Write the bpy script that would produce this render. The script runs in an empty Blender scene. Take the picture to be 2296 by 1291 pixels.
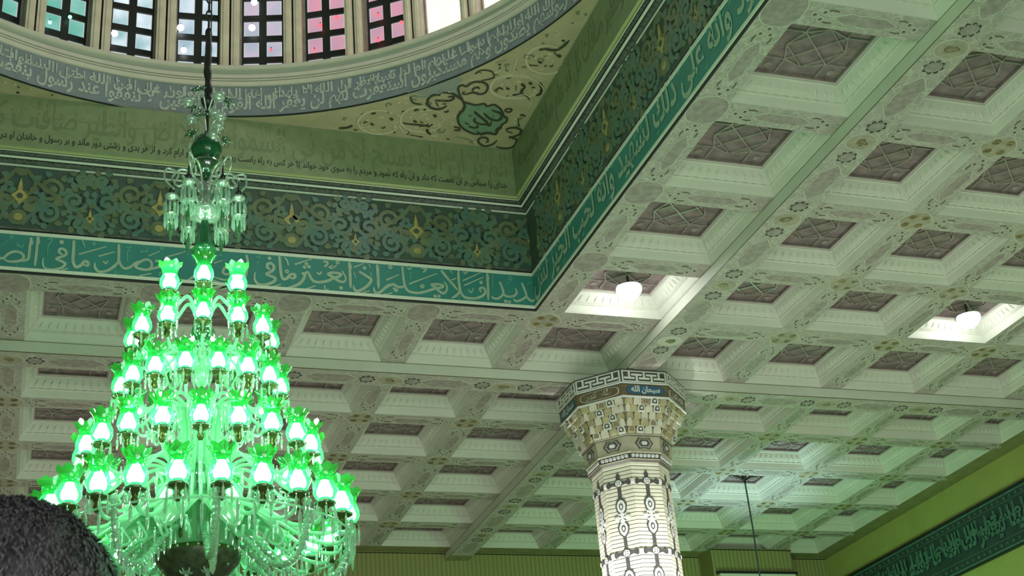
import bpy, bmesh, math, random
from mathutils import Vector, Matrix
random.seed(7)
PI = math.pi
SC = bpy.context.scene
COL = SC.collection

# ------------------------------------------------------------------ camera, world, light, exposure
F_PX = 3159.67
CAM = Vector((0, 0, 1.35))
RM = [Vector((0.94612873, -0.31352687, -0.08087847)),
      Vector((-0.07398493, -0.45251197, 0.88868394)),
      Vector((0.31522477, 0.83482562, 0.45133083))]
cd = bpy.data.cameras.new('camera')
cam = bpy.data.objects.new('camera', cd)
COL.objects.link(cam)
cd.sensor_width = 36.0
cd.lens = 36.0 * F_PX / 2296.0
cd.clip_start = 0.05
cd.dof.use_dof = True
cd.dof.focus_distance = 15.0
cd.dof.aperture_fstop = 26.0
mw = Matrix.Identity(4)
for r in range(3):
    mw[r][0] = RM[0][r]; mw[r][1] = RM[1][r]; mw[r][2] = -RM[2][r]; mw[r][3] = CAM[r]
cam.matrix_world = mw
SC.camera = cam

SC.view_settings.view_transform = 'Standard'
SC.view_settings.look = 'None'
SC.view_settings.gamma = 1.0
SC.view_settings.use_curve_mapping = False
SC.view_settings.exposure = 0.0

wd = bpy.data.worlds.new('world')
SC.world = wd
wd.use_nodes = True
wd.node_tree.nodes['Background'].inputs[0].default_value = (0.80, 0.88, 1.0, 1)
wd.node_tree.nodes['Background'].inputs[1].default_value = 0.35

def lamp(name, kind, loc, energy, color, size=0.1, target=None, shape=None, size_y=None, spot=None):
    l = bpy.data.lights.new(name, kind)
    l.energy = energy; l.color = color
    if kind == 'AREA':
        l.size = size
        if size_y: l.shape = 'RECTANGLE'; l.size_y = size_y
    else:
        l.shadow_soft_size = size
    if kind == 'SPOT':
        l.spot_size = spot or 1.2; l.spot_blend = 0.8
    o = bpy.data.objects.new(name, l)
    COL.objects.link(o)
    o.location = loc
    if target is not None:
        o.rotation_euler = (Vector(target) - Vector(loc)).to_track_quat('-Z', 'Y').to_euler()
    return o

NEUT = (1.0, 0.94, 0.88)
GRN = (0.30, 1.0, 0.42)
# unseen area lights added low in the hall to fill the ceiling from below
lamp('hall_fill', 'AREA', (3.0, -3.0, 3.2), 560, NEUT, 10, (6, 14, 9), size_y=5)
lamp('hall_fill', 'AREA', (9.5, 13.5, 2.4), 235, (1.0, .93, .90), 8, (10.5, 16, 9), size_y=8)
lamp('hall_fill', 'AREA', (0.0, 19.5, 2.4), 150, NEUT, 7, (0.5, 21, 9), size_y=5)
# daylight that falls in through the bright dome windows
lamp('daylight', 'AREA', (5.2, 11.2, 13.6), 75, (1.0, .97, .93), 2.0, (-.6, 13.6, 11.6), size_y=2.0)
# green chandeliers elsewhere in the hall
lamp('green_light', 'POINT', (3.6, 4.0, 4.6), 370, GRN, 0.6)
lamp('green_light', 'POINT', (12.1, 20.9, 5.0), 300, GRN, 0.5)
lamp('green_light', 'POINT', (13.5, 11.0, 5.0), 120, GRN, 0.6)

H = 9.0276
ZB = H - 0.16
CX, CY = 1.2133, 10.1363

def ray(x, y):
    return RM[0] * ((x - 1148) / F_PX) + RM[1] * (-(y - 645.5) / F_PX) + RM[2]
def onx(x, y, v):
    d = ray(x, y); return CAM + d * (v / d.x)
def ony(x, y, v):
    d = ray(x, y); return CAM + d * (v / d.y)
def onz(x, y, v):
    d = ray(x, y); return CAM + d * ((v - CAM.z) / d.z)
def oncyl(x, y, r):
    d = ray(x, y)
    a = d.x**2 + d.y**2; b = -2 * (d.x * CX + d.y * CY); c = CX**2 + CY**2 - r * r
    return CAM + d * ((-b + math.sqrt(b*b - 4*a*c)) / (2*a))
def project(p):
    q = Vector(p) - CAM
    z = q.dot(RM[2])
    if z <= 0.01: return (-9999, -9999)
    return (1148 + F_PX * q.dot(RM[0]) / z, 645.5 - F_PX * q.dot(RM[1]) / z)

# ------------------------------------------------------------------ materials
MATS = {}
def mat(name, col, rough=0.6, metal=0.0, noise=0.0, nscale=8.0, bump=0.0, col2=None, spec=0.5, emit=None, estr=0.0, alpha=1.0):
    m = bpy.data.materials.new(name); m.use_nodes = True
    nt = m.node_tree; b = nt.nodes['Principled BSDF']
    b.inputs['Base Color'].default_value = (*col, 1)
    b.inputs['Roughness'].default_value = rough
    b.inputs['Metallic'].default_value = metal
    b.inputs['Specular IOR Level'].default_value = spec
    b.inputs['Alpha'].default_value = alpha
    if emit:
        b.inputs['Emission Color'].default_value = (*emit, 1)
        b.inputs['Emission Strength'].default_value = estr
    if noise or bump or col2:
        tc = nt.nodes.new('ShaderNodeTexCoord')
        n = nt.nodes.new('ShaderNodeTexNoise'); n.inputs['Scale'].default_value = nscale; n.inputs['Detail'].default_value = 5
        nt.links.new(tc.outputs['Object'], n.inputs['Vector'])
        if noise or col2:
            r = nt.nodes.new('ShaderNodeValToRGB')
            c2 = col2 if col2 else tuple(c * (1 - noise) for c in col)
            r.color_ramp.elements[0].position = 0.35; r.color_ramp.elements[1].position = 0.65
            r.color_ramp.elements[0].color = (*c2, 1); r.color_ramp.elements[1].color = (*col, 1)
            nt.links.new(n.outputs['Fac'], r.inputs['Fac'])
            nt.links.new(r.outputs['Color'], b.inputs['Base Color'])
        if bump:
            bp = nt.nodes.new('ShaderNodeBump'); bp.inputs['Strength'].default_value = bump; bp.inputs['Distance'].default_value = 0.02
            nt.links.new(n.outputs['Fac'], bp.inputs['Height']); nt.links.new(bp.outputs['Normal'], b.inputs['Normal'])
    MATS[name] = m
    return m

def mat_network(name, base, line, patch, scale=5.0, w=0.06, axis_scale=(1, 1, 1), bump=0.3):
    """scrolling line network (thin painted relief lines) over a two tone ground"""
    m = bpy.data.materials.new(name); m.use_nodes = True
    nt = m.node_tree; N = nt.nodes; L = nt.links; b = N['Principled BSDF']
    b.inputs['Roughness'].default_value = 0.55
    tc = N.new('ShaderNodeTexCoord'); mp = N.new('ShaderNodeMapping'); mp.inputs['Scale'].default_value = axis_scale
    L.new(tc.outputs['Object'], mp.inputs['Vector'])
    nz = N.new('ShaderNodeTexNoise'); nz.inputs['Scale'].default_value = scale * 0.9
    L.new(mp.outputs['Vector'], nz.inputs['Vector'])
    mx = N.new('ShaderNodeMixRGB'); mx.blend_type = 'ADD'; mx.inputs['Fac'].default_value = 0.22
    L.new(mp.outputs['Vector'], mx.inputs[1]); L.new(nz.outputs['Color'], mx.inputs[2])
    v = N.new('ShaderNodeTexVoronoi'); v.feature = 'DISTANCE_TO_EDGE'; v.inputs['Scale'].default_value = scale
    L.new(mx.outputs['Color'], v.inputs['Vector'])
    r = N.new('ShaderNodeValToRGB'); r.color_ramp.elements[0].position = w; r.color_ramp.elements[1].position = w * 2.2
    r.color_ramp.elements[0].color = (1, 1, 1, 1); r.color_ramp.elements[1].color = (0, 0, 0, 1)
    L.new(v.outputs['Distance'], r.inputs['Fac'])
    v2 = N.new('ShaderNodeTexVoronoi'); v2.feature = 'DISTANCE_TO_EDGE'; v2.inputs['Scale'].default_value = scale * 2.3
    L.new(mx.outputs['Color'], v2.inputs['Vector'])
    r2 = N.new('ShaderNodeValToRGB'); r2.color_ramp.elements[0].position = w * 1.2; r2.color_ramp.elements[1].position = w * 3
    r2.color_ramp.elements[0].color = (.55, .55, .55, 1); r2.color_ramp.elements[1].color = (0, 0, 0, 1)
    L.new(v2.outputs['Distance'], r2.inputs['Fac'])
    ad = N.new('ShaderNodeMath'); ad.operation = 'MAXIMUM'; L.new(r.outputs['Color'], ad.inputs[0]); L.new(r2.outputs['Color'], ad.inputs[1])
    n3 = N.new('ShaderNodeTexNoise'); n3.inputs['Scale'].default_value = scale * 1.3; n3.inputs['Detail'].default_value = 4
    L.new(mp.outputs['Vector'], n3.inputs['Vector'])
    r3 = N.new('ShaderNodeValToRGB'); r3.color_ramp.elements[0].position = 0.42; r3.color_ramp.elements[1].position = 0.58
    r3.color_ramp.elements[0].color = (*base, 1); r3.color_ramp.elements[1].color = (*patch, 1)
    L.new(n3.outputs['Fac'], r3.inputs['Fac'])
    m1 = N.new('ShaderNodeMixRGB'); m1.inputs[2].default_value = (*line, 1)
    L.new(ad.outputs[0], m1.inputs['Fac']); L.new(r3.outputs['Color'], m1.inputs[1])
    L.new(m1.outputs['Color'], b.inputs['Base Color'])
    bp = N.new('ShaderNodeBump'); bp.inputs['Strength'].default_value = bump; bp.inputs['Distance'].default_value = 0.02
    L.new(ad.outputs[0], bp.inputs['Height']); L.new(bp.outputs['Normal'], b.inputs['Normal'])
    MATS[name] = m
    return m

def mat_stripe(name, c1, c2, period, axis='X', rough=0.6, duty=0.5, bump=0.5):
    m = bpy.data.materials.new(name); m.use_nodes = True
    nt = m.node_tree; N = nt.nodes; L = nt.links; b = N['Principled BSDF']; b.inputs['Roughness'].default_value = rough
    tc = N.new('ShaderNodeTexCoord'); w = N.new('ShaderNodeTexWave'); w.bands_direction = axis
    w.inputs['Scale'].default_value = 0.314159 / period; w.inputs['Distortion'].default_value = 0.0
    L.new(tc.outputs['Object'], w.inputs['Vector'])
    r = N.new('ShaderNodeValToRGB'); r.color_ramp.elements[0].position = duty - 0.18; r.color_ramp.elements[1].position = duty + 0.18
    r.color_ramp.elements[0].color = (*c1, 1); r.color_ramp.elements[1].color = (*c2, 1)
    L.new(w.outputs['Fac'], r.inputs['Fac']); L.new(r.outputs['Color'], b.inputs['Base Color'])
    bp = N.new('ShaderNodeBump'); bp.inputs['Strength'].default_value = bump; bp.inputs['Distance'].default_value = 0.02
    L.new(w.outputs['Fac'], bp.inputs['Height']); L.new(bp.outputs['Normal'], b.inputs['Normal'])
    MATS[name] = m
    return m

def mat_glass(name, tint, trans, gloss=0.12, body=None, body_fac=0.35, rough=0.08):
    """thin cut glass: tinted see-through + translucent body + highlights"""
    m = bpy.data.materials.new(name); m.use_nodes = True
    nt = m.node_tree; N = nt.nodes; L = nt.links
    for n in list(N): N.remove(n)
    out = N.new('ShaderNodeOutputMaterial')
    t = N.new('ShaderNodeBsdfTransparent'); t.inputs['Color'].default_value = (*trans, 1)
    tr = N.new('ShaderNodeBsdfTranslucent'); tr.inputs['Color'].default_value = (*tint, 1)
    df = N.new('ShaderNodeBsdfDiffuse'); df.inputs['Color'].default_value = (*(body or tint), 1)
    g = N.new('ShaderNodeBsdfGlossy'); g.inputs['Roughness'].default_value = rough; g.inputs['Color'].default_value = (1, 1, 1, 1)
    a = N.new('ShaderNodeMixShader'); a.inputs['Fac'].default_value = 0.5
    L.new(tr.outputs[0], a.inputs[1]); L.new(df.outputs[0], a.inputs[2])
    b = N.new('ShaderNodeMixShader'); b.inputs['Fac'].default_value = body_fac
    L.new(t.outputs[0], b.inputs[1]); L.new(a.outputs[0], b.inputs[2])
    fr = N.new('ShaderNodeLayerWeight'); fr.inputs['Blend'].default_value = 0.35
    mu = N.new('ShaderNodeMath'); mu.operation = 'MULTIPLY_ADD'; mu.inputs[1].default_value = 0.35; mu.inputs[2].default_value = gloss
    L.new(fr.outputs['Facing'], mu.inputs[0])
    c = N.new('ShaderNodeMixShader'); L.new(mu.outputs[0], c.inputs['Fac'])
    L.new(b.outputs[0], c.inputs[1]); L.new(g.outputs[0], c.inputs[2])
    L.new(c.outputs[0], out.inputs['Surface'])
    MATS[name] = m
    return m

def mat_emit(name, col, s):
    m = bpy.data.materials.new(name); m.use_nodes = True
    nt = m.node_tree
    for n in list(nt.nodes): nt.nodes.remove(n)
    o = nt.nodes.new('ShaderNodeOutputMaterial'); e = nt.nodes.new('ShaderNodeEmission')
    e.inputs[0].default_value = (*col, 1); e.inputs[1].default_value = s
    nt.links.new(e.outputs[0], o.inputs[0]); MATS[name] = m
    return m

def mat_pane(name, c1, c2, s):
    """frosted window pane, daylight and coloured string lamps behind"""
    m = bpy.data.materials.new(name); m.use_nodes = True
    nt = m.node_tree; N = nt.nodes; L = nt.links
    for n in list(N): N.remove(n)
    o = N.new('ShaderNodeOutputMaterial'); e = N.new('ShaderNodeEmission')
    tc = N.new('ShaderNodeTexCoord'); nz = N.new('ShaderNodeTexNoise'); nz.inputs['Scale'].default_value = 2.6; nz.inputs['Detail'].default_value = 2
    L.new(tc.outputs['Object'], nz.inputs['Vector'])
    r = N.new('ShaderNodeValToRGB'); r.color_ramp.elements[0].position = .38; r.color_ramp.elements[1].position = .62
    r.color_ramp.elements[0].color = (*c1, 1); r.color_ramp.elements[1].color = (*c2, 1)
    L.new(nz.outputs['Fac'], r.inputs['Fac']); L.new(r.outputs['Color'], e.inputs[0]); e.inputs[1].default_value = s
    L.new(e.outputs[0], o.inputs[0]); MATS[name] = m
    return m

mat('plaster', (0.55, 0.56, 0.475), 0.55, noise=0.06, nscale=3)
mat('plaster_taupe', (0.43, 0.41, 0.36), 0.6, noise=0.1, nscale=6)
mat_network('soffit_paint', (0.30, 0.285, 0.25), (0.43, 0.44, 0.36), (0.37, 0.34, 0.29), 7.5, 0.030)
mat('soffit_line', (0.47, 0.48, 0.39), 0.6)
mat('soffit_taupe', (0.335, 0.30, 0.265), 0.6, noise=0.3, nscale=14)
mat('soffit_khaki', (0.36, 0.34, 0.25), 0.6, noise=0.25, nscale=12)
mat('motif_dark', (0.12, 0.10, 0.055), 0.5)
mat('motif_gold', (0.30, 0.24, 0.10), 0.45, noise=0.4, nscale=30)
mat('ink', (0.03, 0.03, 0.028), 0.5)
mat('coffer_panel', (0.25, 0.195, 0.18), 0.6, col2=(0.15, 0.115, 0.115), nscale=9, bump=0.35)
mat('coffer_strap', (0.31, 0.27, 0.24), 0.3, noise=0.3, nscale=12)
mat('teal', (0.045, 0.235, 0.215), 0.45, noise=0.10, nscale=3)
mat('band_white', (0.68, 0.70, 0.60), 0.5)
mat('letter', (0.40, 0.49, 0.38), 0.5, noise=0.15, nscale=10)
mat('letter_faint', (0.12, 0.36, 0.28), 0.5)
mat('scroll_ground', (0.070, 0.095, 0.065), 0.6, col2=(0.045, 0.085, 0.075), nscale=5, bump=0.5)
mat('scroll_green', (0.125, 0.195, 0.13), 0.30, col2=(0.085, 0.175, 0.15), nscale=2.5)
mat('scroll_olive', (0.16, 0.20, 0.11), 0.32, noise=0.3, nscale=6)
mat('gold', (0.46, 0.38, 0.13), 0.35, noise=0.3, nscale=20)
mat('black_line', (0.012, 0.016, 0.014), 0.5)
mat('grey_relief', (0.12, 0.14, 0.115), 0.5, noise=0.5, nscale=16)
mat('cream_trim', (0.55, 0.56, 0.38), 0.5)
mat('yellow_trim', (0.42, 0.45, 0.20), 0.5)
mat('frieze_green', (0.24, 0.285, 0.15), 0.6, col2=(0.195, 0.25, 0.13), nscale=7, bump=0.1)
mat('frieze_letter', (0.265, 0.29, 0.15), 0.6, noise=0.2, nscale=5)
mat('frieze_letter_dark', (0.175, 0.215, 0.11), 0.6)
mat('spandrel_tan', (0.50, 0.42, 0.26), 0.65, col2=(0.42, 0.36, 0.22), nscale=5, bump=0.2)
mat('spandrel_light', (0.60, 0.53, 0.37), 0.6)
mat('spandrel_dark', (0.06, 0.06, 0.035), 0.6)
mat('spandrel_green', (0.22, 0.34, 0.22), 0.6, noise=0.15, nscale=8)
mat('spandrel_grey', (0.30, 0.31, 0.28), 0.6)
mat('ring_blue', (0.23, 0.255, 0.28), 0.55, col2=(0.195, 0.225, 0.25), nscale=6, bump=0.1)
mat('ring_letter', (0.50, 0.53, 0.47), 0.55, noise=0.2, nscale=12)
mat('cornice', (0.64, 0.58, 0.48), 0.55, noise=0.08, nscale=5)
mat('cornice_green', (0.36, 0.40, 0.31), 0.55)
mat('pilaster_stone', (0.78, 0.66, 0.52), 0.55, noise=0.15, nscale=6)
mat('pilaster_brown', (0.30, 0.26, 0.21), 0.6, noise=0.25, nscale=9)
mat('frame_dark', (0.018, 0.020, 0.018), 0.5)
mat('wall_plain', (0.34, 0.36, 0.10), 0.7, noise=0.12, nscale=2.0)
mat_stripe('wall_ribbed', (0.22, 0.225, 0.075), (0.285, 0.29, 0.11), 0.085, 'X', bump=0.35)
mat('wall_border', (0.215, 0.21, 0.085), 0.7, noise=0.2, nscale=5)
mat('band_dark', (0.022, 0.052, 0.050), 0.5, col2=(0.016, 0.036, 0.036), nscale=4, bump=0.4)
mat('band_letter', (0.07, 0.18, 0.135), 0.4, noise=0.3, nscale=10)
mat('band_dot', (0.055, 0.11, 0.09), 0.5)
mat('floor_stone', (0.45, 0.45, 0.42), 0.4, noise=0.1, nscale=2)
mat('column_grey', (0.075, 0.073, 0.068), 0.5, noise=0.3, nscale=15)
mat('column_stone', (0.40, 0.375, 0.27), 0.5, noise=0.12, nscale=6)
mat('column_brick', (0.70, 0.67, 0.54), 0.45, noise=0.06, nscale=5)
mat('column_joint', (0.06, 0.055, 0.045), 0.7)
mat('column_dark', (0.085, 0.08, 0.078), 0.5, noise=0.3, nscale=25)
mat('column_white', (0.62, 0.62, 0.60), 0.4)
mat('tile_blue', (0.03, 0.10, 0.17), 0.3)
mat('tile_brown', (0.15, 0.115, 0.06), 0.4, noise=0.3, nscale=15)
mat('tile_white', (0.62, 0.62, 0.56), 0.35)
mat('honey_tile', (0.50, 0.44, 0.26), 0.3, noise=0.35, nscale=6)
mat('pale_tile', (0.62, 0.58, 0.47), 0.35, noise=0.15, nscale=8)
mat('tile_grout', (0.22, 0.18, 0.11), 0.6)
mat('hair', (0.016, 0.016, 0.019), 0.75, col2=(0.012, 0.012, 0.014), nscale=34, bump=0.8)
mat('hair_strand', (0.05, 0.05, 0.058), 0.6, noise=0.5, nscale=20)
mat('skin', (0.42, 0.26, 0.18), 0.55)
mat('shirt', (0.03, 0.035, 0.045), 0.85, noise=0.2, nscale=20)
mat('trousers', (0.02, 0.02, 0.022), 0.85)
mat('shoe', (0.015, 0.013, 0.012), 0.5)
mat('lip', (0.35, 0.15, 0.12), 0.5)
mat('eye_white', (0.8, 0.8, 0.78), 0.3)
mat('iron', (0.035, 0.033, 0.030), 0.4, metal=0.5)
mat('cord', (0.035, 0.07, 0.05), 0.7)
mat('brass_green', (0.085, 0.10, 0.02), 0.3, metal=0.6)
mat('dark_metal', (0.10, 0.115, 0.07), 0.35, metal=0.35, noise=0.5, nscale=18)
mat('green_enamel', (0.01, 0.075, 0.03), 0.15)
mat_glass('glass_arm', (0.55, 0.95, 0.72), (0.75, 1.0, 0.85), 0.10, body=(0.55, 0.90, 0.70), body_fac=0.72)
mat_glass('glass_body', (0.50, 0.80, 0.58), (0.7, 1.0, 0.8), 0.14, body=(0.46, 0.70, 0.52), body_fac=0.8, rough=0.15)
mat_glass('glass_shade_glow', (0.12, 0.95, 0.40), (0.60, 1.0, 0.78), 0.05, body=(0.06, 0.55, 0.20), body_fac=0.32)  # lower part of the shade, bulb glow tinted into the glass
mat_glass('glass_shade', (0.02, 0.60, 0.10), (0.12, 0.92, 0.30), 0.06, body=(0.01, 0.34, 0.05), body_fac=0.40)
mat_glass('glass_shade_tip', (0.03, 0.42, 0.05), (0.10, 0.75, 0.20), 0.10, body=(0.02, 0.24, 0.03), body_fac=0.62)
mat_glass('glass_clear', (0.70, 0.85, 0.76), (0.85, 0.97, 0.90), 0.22, body=(0.55, 0.68, 0.60), body_fac=0.45)
mat_glass('crystal', (0.75, 0.95, 0.85), (0.82, 0.98, 0.90), 0.30, body=(0.62, 0.80, 0.70), body_fac=0.45, rough=0.03)
mat_glass('glass_dim_green', (0.05, 0.30, 0.12), (0.25, 0.60, 0.35), 0.15, body=(0.03, 0.16, 0.07), body_fac=0.6)
mat_emit('bulb_lit', (0.72, 1.0, 0.80), 10.0)
mat_emit('bulb_base', (0.03, 0.95, 0.42), 1.1)
mat_emit('lamp_white', (0.98, 0.98, 1.0), 42.0)
mat_emit('spark_white', (0.95, 0.98, 1.0), 5.0)
mat_emit('spark_green', (0.25, 1.0, 0.75), 3.0)
mat_emit('spark_red', (1.0, 0.10, 0.12), 2.2)
mat_pane('pane_green', (0.13, 0.43, 0.33), (0.25, 0.52, 0.46), 1.14)
mat_pane('pane_mixed', (0.30, 0.50, 0.52), (0.75, 0.85, 0.92), 1.14)
mat_pane('pane_blue', (0.33, 0.47, 0.55), (0.62, 0.72, 0.80), 1.14)
mat_pane('pane_cool', (0.37, 0.42, 0.50), (0.55, 0.45, 0.55), 1.14)
mat_pane('pane_pink', (0.55, 0.33, 0.42), (0.72, 0.33, 0.42), 1.02)
mat_pane('pane_day', (2.3, 2.2, 2.0), (2.7, 2.7, 2.6), 1.0)
mat_emit('pane_rim', (0.62, 0.68, 0.68), 0.95)
mat_emit('frame_glare', (1.3, 1.2, 0.95), 1.0)  # bars of the brightest windows glow too, glare put into their colour

# ------------------------------------------------------------------ mesh helpers
class MB:
    def __init__(s): s.v = []; s.f = []; s.m = []; s.names = []; s.k = 0
    def mi(s, name):
        if name not in s.names: s.names.append(name)
        return s.names.index(name)
    def add(s, vs, fs, m):
        k = len(s.v); i = s.mi(m)
        s.v.extend([tuple(v) for v in vs])
        for f in fs:
            s.f.append(tuple(k + a for a in f)); s.m.append(i)
    def box(s, a, b, m):
        x0, y0, z0 = a; x1, y1, z1 = b
        s.add([(x0,y0,z0),(x1,y0,z0),(x1,y1,z0),(x0,y1,z0),(x0,y0,z1),(x1,y0,z1),(x1,y1,z1),(x0,y1,z1)],
              [(0,3,2,1),(4,5,6,7),(0,1,5,4),(1,2,6,5),(2,3,7,6),(3,0,4,7)], m)
    def lathe(s, prof, m, n=16, c=(0,0,0), ph=0.0, wav=None, cap=True):
        """prof: (r, z[, mat]) ; wav(k_profile, angle)->radius factor, z add"""
        vs = []; ms = []
        for i, p in enumerate(prof):
            for k in range(n):
                a = ph + 2*PI*k/n
                rf, dz = wav(i, a) if wav else (1, 0)
                vs.append((c[0] + p[0]*rf*math.cos(a), c[1] + p[0]*rf*math.sin(a), c[2] + p[1] + dz))
        base = len(s.v); s.v.extend(vs)
        for i in range(len(prof)-1):
            mi = s.mi(prof[i][2] if len(prof[i]) > 2 else m)
            for k in range(n):
                k2 = (k+1) % n
                s.f.append((base+i*n+k, base+i*n+k2, base+(i+1)*n+k2, base+(i+1)*n+k)); s.m.append(mi)
        if cap:
            if prof[0][0] > 1e-4: s.f.append(tuple(base + k for k in reversed(range(n)))); s.m.append(s.mi(m))
            if prof[-1][0] > 1e-4: s.f.append(tuple(base + (len(prof)-1)*n + k for k in range(n))); s.m.append(s.mi(m))
    def tube(s, pts, r, m, n=8, closed=False):
        pts = [Vector(p) for p in pts]; N = len(pts)
        rr = r if isinstance(r, (list, tuple)) else [r]*N
        vs = []; up = Vector((0,0,1))
        prev = None
        for i, p in enumerate(pts):
            if closed: t = pts[(i+1) % N] - pts[i-1]
            else: t = pts[min(i+1, N-1)] - pts[max(i-1, 0)]
            if t.length < 1e-9: t = Vector((0,0,1))
            t.normalize()
            if prev is None:
                a = up if abs(t.dot(up)) < 0.95 else Vector((1,0,0))
                u = t.cross(a).normalized()
            else:
                u = (prev - t*prev.dot(t))
                u = u.normalized() if u.length > 1e-6 else t.cross(up).normalized()
            prev = u; w = t.cross(u)
            for k in range(n):
                a = 2*PI*k/n
                vs.append(p + (u*math.cos(a) + w*math.sin(a))*rr[i])
        fs = []
        M = N if closed else N-1
        for i in range(M):
            j = (i+1) % N
            for k in range(n):
                k2 = (k+1) % n
                fs.append((i*n+k, i*n+k2, j*n+k2, j*n+k))
        if not closed:
            fs.append(tuple(reversed(range(n)))); fs.append(tuple((N-1)*n + k for k in range(n)))
        s.add(vs, fs, m)
    def poly(s, pts, m):
        s.add(pts, [tuple(range(len(pts)))], m)
    def slab(s, P, pts, h0, h1, m):
        """convex or star-shaped 2D outline -> raised slab; P(u,v,h)->3D"""
        s.k += 1; h1 += (s.k % 89)*4e-5
        n = len(pts)
        cx = sum(p[0] for p in pts)/n; cy = sum(p[1] for p in pts)/n
        vs = [P(p[0], p[1], h1) for p in pts] + [P(p[0], p[1], h0) for p in pts] + [P(cx, cy, h1)]
        fs = [(k, (k+1) % n, 2*n) for k in range(n)] + [(k, n+k, n+(k+1) % n, (k+1) % n) for k in range(n)]
        s.add(vs, fs, m)
    def stroke(s, P, pts, w, h0, h1, m, smooth=True, taper=(0.5, 0.35), closed=False):
        """raised pen stroke; P(u,v,h)->3D, pts 2D, w width"""
        if smooth and len(pts) > 2: pts = crspline(pts, 5, closed)
        s.k += 1; h1 += (s.k % 23)*1.2e-4
        N = len(pts)
        L = []; R = []
        for i, p in enumerate(pts):
            if closed: a = pts[i-1]; b = pts[(i+1) % N]
            else: a = pts[max(i-1, 0)]; b = pts[min(i+1, N-1)]
            dx, dy = b[0]-a[0], b[1]-a[1]; d = math.hypot(dx, dy) or 1e-9
            t = i/(N-1)
            k = 1.0
            if not closed:
                if t < .12: k = taper[0] + (1-taper[0])*t/.12
                if t > .8: k = 1 - (1-taper[1])*(t-.8)/.2
            ww = w*k/2
            L.append((p[0]-dy/d*ww, p[1]+dx/d*ww)); R.append((p[0]+dy/d*ww, p[1]-dx/d*ww))
        vs = []
        for i in range(N):
            hh = h1+i*2.5e-5; vs += [P(*L[i], h0), P(*L[i], hh), P(*R[i], hh), P(*R[i], h0)]
        fs = []
        M = N if closed else N-1
        for i in range(M):
            a = 4*i; b = 4*((i+1) % N)
            fs += [(a+1, a+2, b+2, b+1), (a, a+1, b+1, b), (a+2, a+3, b+3, b+2)]
        if not closed: fs += [(0, 3, 2, 1), (4*N-4, 4*N-3, 4*N-2, 4*N-1)]
        s.add(vs, fs, m)
    def dot(s, P, c, r, h0, h1, m, n=10, ry=None):
        ry = ry or r
        s.slab(P, [(c[0]+r*math.cos(2*PI*k/n), c[1]+ry*math.sin(2*PI*k/n)) for k in range(n)], h0, h1, m)
    def build(s, name, parent=None, smooth=False, loc=None):
        me = bpy.data.meshes.new(name)
        me.from_pydata(s.v, [], s.f)
        for n in s.names: me.materials.append(MATS[n])
        me.polygons.foreach_set('material_index', s.m)
        if smooth: me.polygons.foreach_set('use_smooth', [True]*len(s.f))
        me.update()
        o = bpy.data.objects.new(name, me); COL.objects.link(o)
        if parent is not None: o.parent = parent
        if loc is not None: o.location = loc
        return o

def crspline(p, n=6, closed=False):
    out = []; N = len(p)
    rng = range(N) if closed else range(N-1)
    for i in rng:
        if closed: a, b, c, d = p[i-1], p[i], p[(i+1) % N], p[(i+2) % N]
        else: a, b, c, d = p[max(i-1,0)], p[i], p[i+1], p[min(i+2, N-1)]
        for k in range(n):
            t = k/n; t2 = t*t; t3 = t2*t
            out.append(tuple(0.5*((2*b[j]) + (-a[j]+c[j])*t + (2*a[j]-5*b[j]+4*c[j]-d[j])*t2 + (-a[j]+3*b[j]-3*c[j]+d[j])*t3) for j in range(len(b))))
    if not closed: out.append(tuple(p[-1]))
    return out

def empty(name, loc=(0,0,0), rz=0.0):
    o = bpy.data.objects.new(name, None); COL.objects.link(o)
    o.location = loc; o.rotation_euler = (0, 0, rz); o.empty_display_size = 0.2
    return o
def tag(o, label=None, cat=None, group=None, kind=None):
    if label: o['label'] = label
    if cat: o['category'] = cat
    if group: o['group'] = group
    if kind: o['kind'] = kind
    return o
KIDS = {}
def copy_tree(o, parent=None):
    c = o.copy(); COL.objects.link(c)
    if parent is not None: c.parent = parent
    for ch in [x for x in bpy.data.objects if x.parent == o]:
        copy_tree(ch, c)
    return c

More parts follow.
